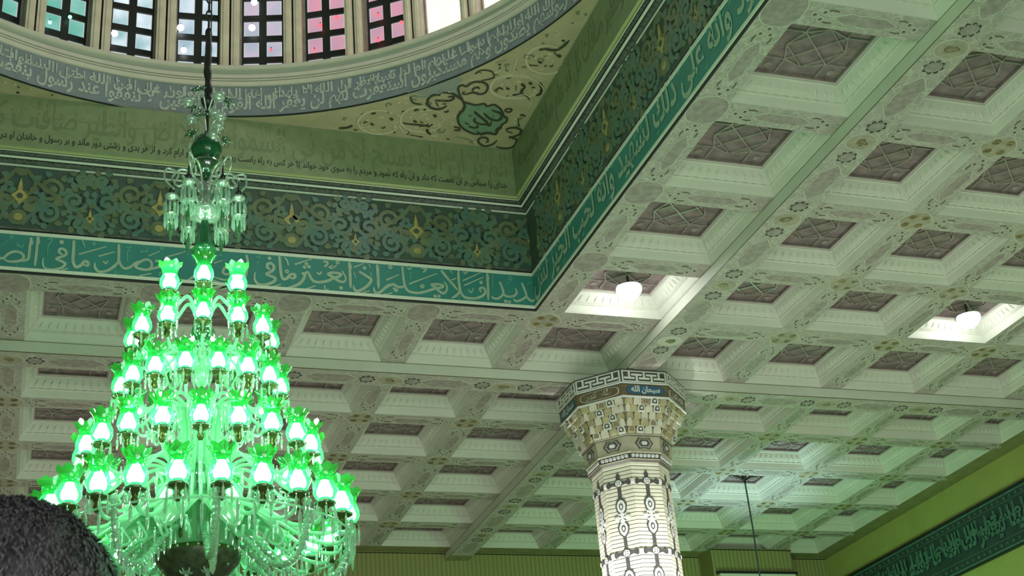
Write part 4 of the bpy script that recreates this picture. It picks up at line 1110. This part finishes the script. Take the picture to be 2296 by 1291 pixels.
for k in range(8):
    P = PC(k, .872, 8.482, .880, 8.64)
    def rr(hx_, hy_, cv): return [(hx_*math.copysign(abs(math.cos(t))**.45, math.cos(t)), cv+hy_*math.copysign(abs(math.sin(t))**.6, math.sin(t))) for t in [2*PI*q/20 for q in range(20)]]
    blue = k % 2 == 0
    if blue: b.slab(P, [(-.31, 8.487), (.31, 8.487), (.318, 8.635), (-.318, 8.635)], 0, .003, 'tile_brown')
    b.slab(P, rr(.285, .066, 8.56), 0, .006, 'tile_white' if not blue else 'column_joint'); b.slab(P, rr(.275, .060, 8.56), 0, .010, 'tile_blue' if blue else 'tile_brown')
    text_on(b, 'سبحان الله' if blue else 'الله اكبر', P, -.21, .21, 8.535, .115 if blue else .11, .013, 'tile_white', .03)
    P = PC(k, .88, 8.67, .885, 8.835)
    hw = .885*math.sin(PI/8)
    def bar(u0, u1, v0, v1): b.slab(P, [(u0, v0), (u1, v0), (u1, v1), (u0, v1)], 0, .012, 'tile_white')
    bar(-hw+.01, hw-.01, 8.672, 8.688); bar(-hw+.01, hw-.01, 8.822, 8.835)
    n = 3; wd_ = 2*(hw-.01)/n
    for q in range(n):
        uc = -hw+.01+(q+.5)*wd_
        bar(uc-.014, uc+.014, 8.735, 8.825); bar(uc-.078, uc+.078, 8.716, 8.742)
        ue = uc+wd_/2
        if q < n-1:
            bar(ue-.014, ue+.014, 8.688, 8.775); bar(ue-.078, ue+.078, 8.766, 8.792)
        else:
            bar(hw-.032, hw-.012, 8.688, 8.825)
    bar(-hw+.012, -hw+.032, 8.688, 8.825)
b.build('capital_band', col)

# unseen spots added round the lower shaft to wash the column
for a in (225, 285, 165):
    r = math.radians(a)
    o = lamp('column_wash', 'SPOT', (KX+1.25*math.cos(r), KY+1.25*math.sin(r), 4.3), 900, (1, .98, .97), .10, (KX, KY, 7.0), spot=.52)

# ------------------------------------------------------------------ white coffer lamps, cord
def coffer_lamp(cell, lab):
    t = empty('ceiling_lamp', (cell[0], cell[1], H+.09)); tag(t, lab, 'lamp', 'round white ceiling lamps')
    b = MB(); b.lathe([(.001, -.135), (.06, -.125), (.115, -.085), (.158, -.02), (.160, .01), (.15, .02)], 'lamp_white', 24); b.build('lamp_bulb', t, smooth=True)
    b = MB(); b.lathe([(.163, .018), (.180, .022), (.165, .032), (.06, .05), (.03, .09)], 'iron', 24); b.build('lamp_reflector', t)
    b = MB(); b.tube([(0, 0, .05), (0, 0, .21)], [.014, .014], 'iron', 8); b.build('lamp_stem', t)
    return t
coffer_lamp((6.90, 14.18), 'round white lamp in the coffer left of the column, near the teal band corner')
coffer_lamp((11.93, 14.22), 'round white lamp in a coffer near the right edge of the ceiling')
p0 = Vector((11.90, 20.88, H+.30))
t = empty('pendant_cord', (p0.x, p0.y, H-4.0)); tag(t, 'thin dark cord hanging from a coffer right of the column', 'cord')
b = MB(); b.tube([(0, 0, 4.3), (.008, 0, 3.3), (-.006, .004, 2.4), (.01, 0, 1.4), (0, 0, .4)], .014, 'cord', 6); b.build('cord_line', t)
b = MB(); b.lathe([(.10, 4.30), (.10, 4.27), (.05, 4.24), (.02, 4.16), (.02, 4.10)], 'iron', 12); b.tube([(-.34, -.02, 4.27), (-.12, 0, 4.22), (0, 0, 4.15)], .02, 'iron', 6); b.tube([(.34, .02, 4.27), (.12, 0, 4.22), (0, 0, 4.15)], .02, 'iron', 6); b.build('ceiling_hook', t)
b = MB(); b.lathe([(.02, .45), (.05, .40), (.05, .34), (.16, .25), (.20, .10), (.16, -.03), (.05, -.10), (.001, -.11)], 'glass_shade', 16); b.build('pendant_globe', t, smooth=True)
lamp('pendant_light', 'SPOT', (p0.x, p0.y, 5.6), 480, (.62, .80, 1.0), .3, (p0.x+.05, p0.y, 9), spot=1.15)

# ------------------------------------------------------------------ the chandelier
ZC = 4.2
ch = empty('chandelier', (CX, CY, ZC))
tag(ch, 'huge tiered crystal chandelier with lit green glass shades hanging from the dome on a chain', 'chandelier')
def zz(v): return v-ZC
def shade_meshes(s=1.0):
    """tulip shade, bulb, cup, crystals about the origin (bulb centre)"""
    sh = MB(); nn = 16
    prof = [(.030,-.052,'glass_shade_glow'),(.050,-.040,'glass_shade_glow'),(.064,-.012,'glass_shade_glow'),(.062,.022,'glass_shade_glow'),(.050,.050,'glass_shade'),(.046,.072,'glass_shade'),(.052,.096,'glass_shade_tip'),(.062,.116,'glass_shade_tip'),(.077,.134,'glass_shade_tip')]
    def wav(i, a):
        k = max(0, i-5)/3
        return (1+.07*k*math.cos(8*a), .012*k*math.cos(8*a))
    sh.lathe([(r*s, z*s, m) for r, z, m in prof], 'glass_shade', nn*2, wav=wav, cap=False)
    bu = MB()
    bu.lathe([(.001,-.042*s,'bulb_base'),(.028*s,-.038*s,'bulb_lit'),(.042*s,-.022*s,'bulb_lit'),(.044*s,.000*s,'bulb_lit'),(.035*s,.024*s,'bulb_lit'),(.026*s,.046*s,'bulb_lit'),(.022*s,.058*s,'bulb_lit'),(.001,.062*s,'bulb_lit')], 'bulb_lit', 12)
    cu = MB()
    cu.lathe([(.012*s,-.15*s,'brass_green'),(.022*s,-.125*s,'brass_green'),(.014*s,-.105*s,'brass_green'),(.026*s,-.085*s,'brass_green'),(.055*s,-.075*s,'glass_dim_green'),(.060*s,-.066*s,'glass_dim_green'),(.030*s,-.058*s,'brass_green'),(.030*s,-.050*s,'brass_green')], 'brass_green', 12)
    return sh, bu, cu
def drop(b, x, y, z, L, m='crystal', w=.010):
    b.lathe([(.001, 0), (w*.55, -L*.06), (w*.3, -L*.14), (w, -L*.28), (w*.9, -L*.78), (.001, -L)], m, 5, (x, y, z), cap=False)
def pend_mesh(s=1.0, n=8, L=.11):
    b = MB()
    for k in range(n):
        a = 2*PI*k/n; drop(b, .056*s*math.cos(a), .056*s*math.sin(a), -.075*s, L*random.uniform(.85, 1.15)*s)
    return b
def arm_path(kind, R, zt):
    e = -.13
    if kind == 0: return [(.05, e-.10), (.10, e+.02), (R*.5, e+.05), (R*.78, e-.05), (R*.95, e-.06), (R, e)]
    if kind == 1: return [(.06, e-.12), (R*.30, e+.03), (R*.52, e+.02), (R*.75, e-.10), (R*.92, e-.09), (R, e)]
    if kind == 2: return [(.08, e-.45), (.09, e-.15), (R*.34, e+.06), (R*.55, e+.03), (R*.78, e-.13), (R*.94, e-.10), (R, e)]
    if kind == 3: return [(.15, e-.50), (.17, e-.15), (R*.34, e+.12), (R*.54, e+.06), (R*.76, e-.14), (R*.93, e-.12), (R, e)]
    return [(.20, e-.02), (.30, e+.13), (R*.50, e+.12), (R*.74, e-.05), (R*.93, e-.08), (R, e)]
def tier(n, R, z, kind, ph, s=1.0, tr_=.011, nd=8, L=.11):
    path = arm_path(kind, R, z)
    pts = crspline([(p[0], 0, p[1]) for p in path], 5)
    ab = MB(); ab.tube(pts, [tr_*(1.15-.3*i/len(pts)) for i in range(len(pts))], 'glass_arm', 7)
    if kind >= 1:    # curl and short lustre under the arm
        ab.tube(crspline([(R*.62, 0, path[-3][1]+.02), (R*.55, .02, path[-3][1]-.07), (R*.63, .03, path[-3][1]-.12), (R*.68, .02, path[-3][1]-.06)], 4), tr_*.7, 'glass_arm', 5)
        for t in (.45, .6, .8): drop(ab, R*t, 0, path[-2][1]+.02 if t > .7 else path[-3][1]+.03, .13, w=.011)
    arm = ab.build('arm', ch, smooth=True)
    sh, bu, cu = shade_meshes(s)
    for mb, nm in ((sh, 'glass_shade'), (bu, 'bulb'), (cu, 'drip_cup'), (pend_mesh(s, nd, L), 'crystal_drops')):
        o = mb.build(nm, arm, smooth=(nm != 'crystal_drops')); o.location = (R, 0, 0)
    arm.location = (0, 0, zz(z)); arm.rotation_euler = (0, 0, ph)
    for k in range(1, n):
        a = arm.copy(); COL.objects.link(a)
        for c in arm.children:
            d = c.copy(); COL.objects.link(d); d.parent = a
        a.rotation_euler = (0, 0, ph+2*PI*k/n)
FR = math.atan2(-CY, -CX)         # towards the viewer's side of the hall
tier(6, .30, 6.575, 0, FR, 1.22, .014, 6, .11)
tier(12, .52, 6.145, 1, FR, 1.18, .013, 6, .08)
tier(16, .60, 5.705, 1, FR+PI/16, 1.18, .013, 6, .08)
tier(20, .845, 5.18, 2, FR, 1.24, .014, 6, .08)
tier(24, 1.09, 4.675, 4, FR+PI/24, 1.34, .017, 7, .09)
# light given off by the lit bulbs of each tier
for z_, R, n, e in ((6.60, .30, 3, 14), (6.25, .66, 4, 16), (5.35, .98, 6, 18), (4.95, 1.26, 8, 20)):
    for k in range(n):
        a = FR+2*PI*(k+.5)/n
        lamp('chandelier_light', 'POINT', (CX+R*math.cos(a), CY+R*math.sin(a), z_+.12), e*.7, (.50, 1.0, .60), .07)
# stem: glass balusters on an iron rod
b = MB(); b.lathe([(.016, zz(4.4)), (.016, zz(8.45))], 'iron', 8); b.build('stem_rod', ch)
b = MB()
def globe(z, r, h, m, n=14, rib=.05):
    b.lathe([(.02, zz(z)-h), (r*.55, zz(z)-h*.75), (r, zz(z)-h*.1), (r*.85, zz(z)+h*.4), (r*.35, zz(z)+h*.8), (.03, zz(z)+h)], m, n, wav=lambda i, a: (1+rib*math.cos(7*a), 0))
globe(4.95, .12, .18, 'glass_dim_green'); globe(5.30, .10, .16, 'glass_arm'); globe(5.60, .11, .13, 'glass_body'); globe(5.90, .09, .15, 'glass_arm'); globe(6.20, .10, .12, 'glass_dim_green'); globe(6.45, .08, .14, 'glass_arm'); globe(6.72, .07, .10, 'glass_clear'); 
b.lathe([(.10, zz(6.95)), (.075, zz(7.0)), (.06, zz(7.10)), (.03, zz(7.22)), (.02, zz(7.26))], 'green_enamel', 12)
b.lathe([(.03, zz(7.22)), (.14, zz(7.28)), (.15, zz(7.31)), (.05, zz(7.34))], 'glass_clear', 16, wav=lambda i, a: (1+.07*math.cos(8*a), 0))
globe(7.48, .055, .12, 'glass_clear'); globe(7.72, .05, .10, 'green_enamel')
b.lathe([(.02, zz(7.80)), (.10, zz(7.84)), (.13, zz(7.92)), (.09, zz(8.02)), (.03, zz(8.06))], 'green_enamel', 14)
b.lathe([(.04, zz(7.68)), (.11, zz(7.74)), (.10, zz(7.80)), (.04, zz(7.86))], 'glass_dim_green', 14)
b.build('stem_glass', ch, smooth=True)
# upper crown: six unlit curled arms with crystal-hung cups
b0 = None
for k in range(6):
    if b0 is None:
        b = MB(); R = .27
        b.tube(crspline([(.04, 0, zz(7.42)), (.10, 0, zz(7.34)), (.18, 0, zz(7.40)), (.25, 0, zz(7.46)), (R, 0, zz(7.44))], 5), .013, 'glass_clear', 7)
        b.tube(crspline([(.05, 0, zz(7.50)), (.10, .01, zz(7.66)), (.20, .02, zz(7.70)), (.27, .01, zz(7.62)), (.22, 0, zz(7.55)), (.16, 0, zz(7.60)), (.19, .01, zz(7.65))], 5), .011, 'glass_clear', 6)
        b.tube(crspline([(R-.02, .03, zz(7.50)), (R+.06, .04, zz(7.60)), (R+.04, .03, zz(7.70)), (R-.05, .02, zz(7.66)), (R-.02, .01, zz(7.58))], 5), .009, 'glass_clear', 6)
        b0 = b.build('crown_arm', ch, smooth=True); a = b0
        c = MB(); c.lathe([(.012, 0), (.05, .02), (.058, .035), (.022, .04), (.016, .07)], 'glass_clear', 12); c.lathe([(.004, .05), (.022, .075), (.024, .095), (.010, .115), (.005, .20)], 'iron', 8); o = c.build('candle_cup', a, smooth=True); o.location = (R, 0, zz(7.42))
        c = MB()
        for q in range(9):
            t = 2*PI*q/9; drop(c, .055*math.cos(t), .055*math.sin(t), 0, .13, w=.012); drop(c, .05*math.cos(t+.3), .05*math.sin(t+.3), -.13, .12, w=.012)
        c.lathe([(.012, -.16), (.045, -.13), (.05, -.12), (.015, -.11)], 'glass_clear', 10); c.lathe([(.004, 0), (.012, -.2), (.02, -.28), (.004, -.36)], 'glass_dim_green', 6)
        o = c.build('crystal_drops', a); o.location = (R, 0, zz(7.40))
    else:
        a = b0.copy(); COL.objects.link(a)
        for c in b0.children:
            d = c.copy(); COL.objects.link(d); d.parent = a
    a.rotation_euler = (0, 0, FR+PI/6+2*PI*k/6)
# flowers and leaves at the head of the stem
random.seed(9)
for lev, (z, R, n) in enumerate(((8.42, .15, 6), (8.20, .14, 5), (8.02, .13, 5))):
    for k in range(n):
        a = 2*PI*k/n+lev*.6; ca, sa = math.cos(a), math.sin(a)
        b = MB()
        q = [(.02*ca, .02*sa, zz(z-.12)), (R*.5*ca, R*.5*sa, zz(z-.02)), (R*.9*ca, R*.9*sa, zz(z)), (R*1.05*ca, R*1.05*sa, zz(z-.05))]
        b.tube(crspline(q, 4), .009, 'glass_clear', 5)
        c = q[-1] if k % 2 else q[-2]
        if (k+lev) % 2:
            b.lathe([(.01, -.035), (.045, -.01), (.055, .02), (.03, .035), (.005, .02)], 'glass_clear', 12, c, wav=lambda i, t: (1+.16*math.cos(6*t), 0))
        else:
            for w in range(3):
                aa = a+(w-1)*.9
                b.add([c, (c[0]+.05*math.cos(aa)-.02*math.sin(aa), c[1]+.05*math.sin(aa)+.02*math.cos(aa), c[2]+.02), (c[0]+.10*math.cos(aa), c[1]+.10*math.sin(aa), c[2]-.02), (c[0]+.05*math.cos(aa)+.02*math.sin(aa), c[1]+.05*math.sin(aa)-.02*math.cos(aa), c[2]+.015), (c[0]+.05*math.cos(aa), c[1]+.05*math.sin(aa), c[2]-.015)],
                      [(0, 1, 2), (0, 2, 3), (0, 4, 1), (1, 4, 2), (2, 4, 3), (3, 4, 0)], 'glass_dim_green')
        b.build('glass_flower', ch, smooth=True)
# bowl at the foot: relief drum, dark underside, leaf sprays
b = MB()
b.lathe([(.10, zz(4.92)), (.20, zz(4.74)), (.255, zz(4.60)), (.272, zz(4.50)), (.29, zz(4.445), 'brass_green'), (.305, zz(4.43), 'brass_green'), (.308, zz(4.405), 'dark_metal'), (.290, zz(4.36), 'dark_metal'), (.22, zz(4.28), 'dark_metal'), (.10, zz(4.23), 'dark_metal'), (.001, zz(4.22), 'dark_metal')], 'glass_body', 40, wav=lambda i, a: (1+(.02*math.cos(20*a) if i < 4 else 0), 0))
for k in range(26):
    a = 2*PI*k/26
    b.lathe([(.001, -.016), (.014, 0), (.001, .016)], 'crystal', 6, (.31*math.cos(a), .31*math.sin(a), zz(4.42)))
    if k % 2: b.tube([(.268*math.cos(a), .268*math.sin(a), zz(4.47)), (.278*math.cos(a), .278*math.sin(a), zz(4.53)), (.262*math.cos(a), .262*math.sin(a), zz(4.60))], .012, 'brass_green' if k % 4 == 1 else 'glass_clear', 5)
for k in range(34):
    a = random.uniform(0, 6.28); r = random.uniform(.04, .27)
    b.lathe([(.001, -.02), (.012, -.006), (.001, .01)], random.choice(('crystal', 'dark_metal', 'brass_green')), 5, (r*math.cos(a), r*math.sin(a), zz(4.235+.13*(r/.3)**2)))
b.build('bowl', ch, smooth=True)
for (sr, sa) in ((.18, FR-.45), (.20, FR+.35)):
    b = MB()
    for q in range(6): b.tube(crspline([(0, 0, 0), (.03*math.cos(q), .03*math.sin(q), -.03), (.05*math.cos(q), .05*math.sin(q), .0)], 3), .007, 'crystal', 5)
    drop(b, 0, 0, -.01, .12, w=.018); o = b.build('lustre', ch); o.location = (sr*math.cos(sa), sr*math.sin(sa), zz(4.28))
lf = None
for k in range(9):
    if lf is None:
        b = MB(); n = 12
        pts = crspline([(.20, 0, zz(4.62)), (.30, 0, zz(4.78)), (.45, 0, zz(4.76)), (.60, 0, zz(4.60)), (.68, 0, zz(4.46))], 3); N = len(pts)
        vs = []
        for i, p in enumerate(pts):
            t = i/(N-1); w = .15*math.sin(PI*min(1, t*.9+.1))**.8+.004
            for j in range(9):
                s = j/8*2-1
                vs.append((p[0], s*w, p[2]-abs(s)*w*.35+(.010 if j % 2 else -.006)))
        top = len(vs)
        vs += [(v[0], v[1], v[2]-.012) for v in vs]
        fs = []
        for i in range(N-1):
            for j in range(8):
                a_ = i*9+j; fs.append((a_, a_+1, a_+10, a_+9)); fs.append((top+a_, top+a_+9, top+a_+10, top+a_+1))
        b.add(vs, fs, 'glass_body'); lf = b.build('glass_leaf', ch, smooth=True); o = lf
    else:
        o = lf.copy(); COL.objects.link(o)
    o.rotation_euler = (0, 0, FR+.35+2*PI*k/9)
# tall glass rods fanning out of the bowl
b = MB()
for k in range(18):
    a = 2*PI*k/18+.1; ca, sa = math.cos(a), math.sin(a)
    b.tube(crspline([(.22*ca, .22*sa, zz(4.62)), (.17*ca, .17*sa, zz(4.95)), (.13*ca, .13*sa, zz(5.30)), (.16*ca, .16*sa, zz(5.55))], 4), [.016]*13, 'glass_arm', 6)
b.build('glass_rods', ch, smooth=True)
# beaded lower hoops and outer lustres
hp = None
for k in range(10):
    if hp is None:
        b = MB()
        pts = crspline([(.32, 0, zz(4.56)), (.52, 0, zz(4.40)), (.74, 0, zz(4.20)), (.95, 0, zz(4.17)), (1.07, 0, zz(4.33)), (1.10, 0, zz(4.55))], 6)
        b.tube(pts, .020, 'glass_arm', 7)
        for i, p in enumerate(pts): 
            b.lathe([(.001, -.024), (.030, -.008), (.030, .008), (.001, .024)], 'crystal', 6, (p[0], 0, p[2]))
            if i % 2: drop(b, p[0], .015, p[2]-.02, .10, w=.010)
        hp = b.build('beaded_hoop', ch); o = hp
    else: o = hp.copy(); COL.objects.link(o)
    o.rotation_euler = (0, 0, FR+.10+2*PI*k/10)
b = MB()
for k in range(60):
    a = 2*PI*k/60; r = 1.12
    drop(b, r*math.cos(a), r*math.sin(a), zz(4.49), .12+.04*(k % 3), w=.013)
b.tube([(1.12*math.cos(2*PI*k/60), 1.12*math.sin(2*PI*k/60), zz(4.485)) for k in range(60)], .009, 'glass_arm', 5, closed=True)
b.build('drop_fringe', ch)
for rr_, zr, nr, Lr in ((.16, 6.05, 24, .13), (.20, 5.55, 28, .14)):
    b = MB()
    b.tube([(rr_*math.cos(2*PI*k/24), rr_*math.sin(2*PI*k/24), zz(zr)) for k in range(24)], .010, 'glass_arm', 5, closed=True)
    for k in range(nr):
        a = 2*PI*k/nr; drop(b, rr_*math.cos(a), rr_*math.sin(a), zz(zr), Lr)
    b.build('inner_lustre', ch)
# chain and the cloth-wrapped lower end of it
b = MB()
b.tube(crspline([(0, 0, zz(8.38)), (.006, 0, zz(8.55)), (-.004, 0, zz(8.75)), (.002, 0, zz(8.95)), (0, 0, zz(9.15))], 5), [.028, .034, .030, .026, .034, .036, .028, .026, .032, .036, .03, .03, .034, .032, .028, .030, .028, .026, .024, .024, .02], 'iron', 8)
b.lathe([(.045, zz(8.36)), (.055, zz(8.42)), (.03, zz(8.47))], 'iron', 10)
b.build('chain_sleeve', ch, smooth=True)
b = MB(); z = 9.12; k = 0
while z < 18.2:
    L, w = .060, .024
    pts = [(w*math.cos(t), 0, L*math.sin(t)) for t in [2*PI*q/10 for q in range(10)]]
    if k % 2: pts = [(0, p[0], p[2]) for p in pts]
    b.tube([(p[0], p[1], p[2]+zz(z)) for p in pts], .0075, 'iron', 5, closed=True); z += .098; k += 1
b.tube([(.022, .01, zz(9.1)), (.018, 0, zz(18.3))], .006, 'iron', 5)
b.build('chain', ch, smooth=True)

# ------------------------------------------------------------------ the onlooker whose hair shows in the corner
HC = Vector((-.008, 1.275, 1.658))       # centre of the skull
pr = empty('person', (0, 1.26, 0)); tag(pr, 'person with short dark hair standing in front, seen from behind, only the crown showing', 'person')
def skin_mesh(name, chain, edges, parent, m, sub=2):
    me = bpy.data.meshes.new(name); me.from_pydata([c[0] for c in chain], edges, [])
    o = bpy.data.objects.new(name, me); COL.objects.link(o); o.parent = parent
    s = o.modifiers.new('skin', 'SKIN'); s.use_smooth_shade = True
    for i, c in enumerate(chain): me.skin_vertices[0].data[i].radius = (c[1], c[2] if len(c) > 2 else c[1])
    me.skin_vertices[0].data[0].use_root = True
    u = o.modifiers.new('sub', 'SUBSURF'); u.levels = sub; u.render_levels = sub
    me.materials.append(MATS[m]); return o
bx_, by_ = HC.x, HC.y-1.26
S_ = 1.0
# trunk, neck, arms, legs as one skin; clothing as its outer shell
V = [((bx_, by_-.02, .93), .15, .10), ((bx_, by_-.02, 1.10), .135, .10), ((bx_, by_-.03, 1.28), .165, .11), ((bx_, by_-.03, 1.42), .12, .08), ((bx_, by_-.02, 1.50), .062), ((bx_, by_, 1.59), .060)]
Ed = [(i, i+1) for i in range(5)]
def add(p, r, par): V.append((p, r)); Ed.append((par, len(V)-1)); return len(V)-1
for s in (-1, 1):
    a = add((bx_+s*.185, by_-.03, 1.40), .062, 3); a = add((bx_+s*.225, by_-.03, 1.12), .046, a); a = add((bx_+s*.235, by_+.04, .89), .034, a); a = add((bx_+s*.235, by_+.06, .84), .030, a)
    for f, (dx, dl, cu) in enumerate(((-.030, .085, .02), (-.010, .095, .025), (.010, .09, .028), (.028, .075, .03))):
        c = add((bx_+s*.235, by_+.06+dx, .78), .011, a); c = add((bx_+s*(.235-.012), by_+.06+dx, .78-dl*.5), .009, c); add((bx_+s*(.235-.03), by_+.06+dx, .78-dl*.9), .008, c)
    c = add((bx_+s*.225, by_+.10, .80), .011, a); add((bx_+s*.21, by_+.125, .755), .009, c)
    l = add((bx_+s*.095, by_-.02, .86), .095, 0); l = add((bx_+s*.10, by_, .50), .062, l); l = add((bx_+s*.105, by_-.03, .10), .042, l); l = add((bx_+s*.115, by_+.10, .04), .036, l)
body = skin_mesh('body', V, Ed, pr, 'skin', 1)
Vs = [((bx_, by_-.02, .90), .165, .118), ((bx_, by_-.02, 1.10), .150, .118), ((bx_, by_-.03, 1.28), .180, .125), ((bx_, by_-.03, 1.42), .135, .095), ((bx_, by_-.025, 1.485), .078)]
Es = [(i, i+1) for i in range(4)]
for s in (-1, 1):
    Vs.append(((bx_+s*.19, by_-.03, 1.40), .078)); Es.append((3, len(Vs)-1)); Vs.append(((bx_+s*.228, by_-.03, 1.12), .062)); Es.append((len(Vs)-2, len(Vs)-1)); Vs.append(((bx_+s*.236, by_+.035, .90), .050)); Es.append((len(Vs)-2, len(Vs)-1))
skin_mesh('shirt', Vs, Es, pr, 'shirt', 1)
Vt = [((bx_, by_-.02, .96), .158, .115), ((bx_, by_-.02, .88), .165, .12)]; Et = [(0, 1)]
for s in (-1, 1):
    Vt.append(((bx_+s*.095, by_-.02, .80), .105)); Et.append((1, len(Vt)-1)); Vt.append(((bx_+s*.10, by_, .50), .078)); Et.append((len(Vt)-2, len(Vt)-1)); Vt.append(((bx_+s*.105, by_-.03, .09), .062)); Et.append((len(Vt)-2, len(Vt)-1))
skin_mesh('trousers', Vt, Et, pr, 'trousers', 1)
for s in (-1, 1):
    b = MB(); b.lathe([(.001, -.03), (.05, -.03), (.052, .01), (.04, .04), (.03, .06)], 'shoe', 14, wav=lambda i, a: (1+1.05*max(0, math.sin(a)), 0)); o = b.build('shoe', pr, smooth=True); o.location = (bx_+s*.11, by_-.03, .032)
# head: a shaped skull with face (turned away from the viewer), ears
def head_r(az, el):
    """radius of the head about HC, az 0 = face (+y), el elevation"""
    ce, se = math.cos(el), math.sin(el)
    x = math.sin(az)*ce; y = math.cos(az)*ce; z = se
    a, bb, c = .076, (.098 if y > 0 else .100), (.100 if z > 0 else .120)
    r = 1/math.sqrt((x/a)**2+(y/bb)**2+(z/c)**2)
    if z < 0: r *= 1-.10*max(0, -z)*max(0, -y)*1.2
    d = math.hypot(az, (el+.08)*1.6)
    r += .020*math.exp(-((az/.16)**2+((el+.28)/.16)**2))        # nose
    r += .006*math.exp(-((az/.35)**2+((el+.95)/.14)**2))        # chin
    r += .004*math.exp(-((az/.30)**2+((el+.60)/.08)**2))        # lips
    for s in (-1, 1): r -= .007*math.exp(-(((az-s*.36)/.16)**2+((el+.05)/.10)**2))   # eye sockets
    return r
vs = []; fs = []; na, ne = 48, 30
for i in range(ne+1):
    el = -PI/2+PI*i/ne
    for k in range(na):
        az = 2*PI*k/na; az = az-2*PI if az > PI else az
        r = head_r(az, el)
        vs.append((r*math.sin(az)*math.cos(el), r*math.cos(az)*math.cos(el), r*math.sin(el)))
for i in range(ne):
    for k in range(na): fs.append((i*na+k, i*na+(k+1) % na, (i+1)*na+(k+1) % na, (i+1)*na+k))
hd = MB(); hd.add(vs, fs, 'skin')
for s in (-1, 1):
    hd.tube([(s*.072, .005, -.06), (s*.084, -.008, -.035), (s*.087, -.012, -.015), (s*.078, .0, -.005), (s*.073, .006, -.03)], [.008, .010, .009, .007, .006], 'skin', 7)
    hd.lathe([(.001, -.011), (.010, -.005), (.010, .005), (.001, .011)], 'eye_white', 10, (s*.031, .083, -.006))
hd.tube([(-.024, .085, -.062), (0, .094, -.060), (.024, .085, -.062)], [.003, .006, .003], 'lip', 6)
h = hd.build('head', pr, smooth=True); h.location = (HC.x, HC.y-1.26, HC.z); h.rotation_euler = (-.08, 0, -.15)
vs = []; fs = []; na, ne = 72, 30
for i in range(ne+1):
    t = i/ne
    for k in range(na):
        az = 2*PI*k/na; az = az-2*PI if az > PI else az
        low = .50 if abs(az) < .7 else (.50-(abs(az)-.7)*1.25 if abs(az) < 1.5 else -.52)
        el = PI/2-(PI/2-low)*t
        r = head_r(az*1.0 if abs(az) > .6 else .6, el)+.019+.004*math.sin(9*az+5*el)*math.cos(el)+random.uniform(-.002, .002)
        if i == ne: r -= .013
        vs.append((r*math.sin(az)*math.cos(el), r*math.cos(az)*math.cos(el), r*math.sin(el)))
for i in range(ne):
    for k in range(na): fs.append((i*na+k, (i+1)*na+k, (i+1)*na+(k+1) % na, i*na+(k+1) % na))
hb = MB(); hb.add(vs, fs, 'hair'); hr = hb.build('hair', pr, smooth=True); hr.location = h.location; hr.rotation_euler = h.rotation_euler
hb = MB()
for q in range(8000):
    el = math.asin(random.uniform(-.35, 1)); az = random.uniform(-PI, PI)
    if abs(az) < .8 and el < .5: continue
    if abs(az) < 1.5 and el < -.1: continue
    r = head_r(az if abs(az) > .6 else .6, el)+.0195
    d = Vector((math.sin(az)*math.cos(el), math.cos(az)*math.cos(el), math.sin(el)))
    tg = (Vector((0, .25, 1)).cross(d)); tg = tg.normalized() if tg.length > .01 else Vector((1, 0, 0)); fl = d.cross(tg)
    a = d*r; e = a+(d*.35+fl*random.uniform(-1.1, -.5)+tg*random.uniform(-.5, .5))*random.uniform(.010, .019)
    m_ = (a+e)/2+d*.003; w = tg*.0009
    hb.add([a-w, a+w, m_+w*.8, m_-w*.8, e], [(0, 1, 2, 3), (3, 2, 4)], 'hair_strand')
o = hb.build('hair_strands', pr); o['kind'] = 'stuff'; o.location = h.location; o.rotation_euler = h.rotation_euler
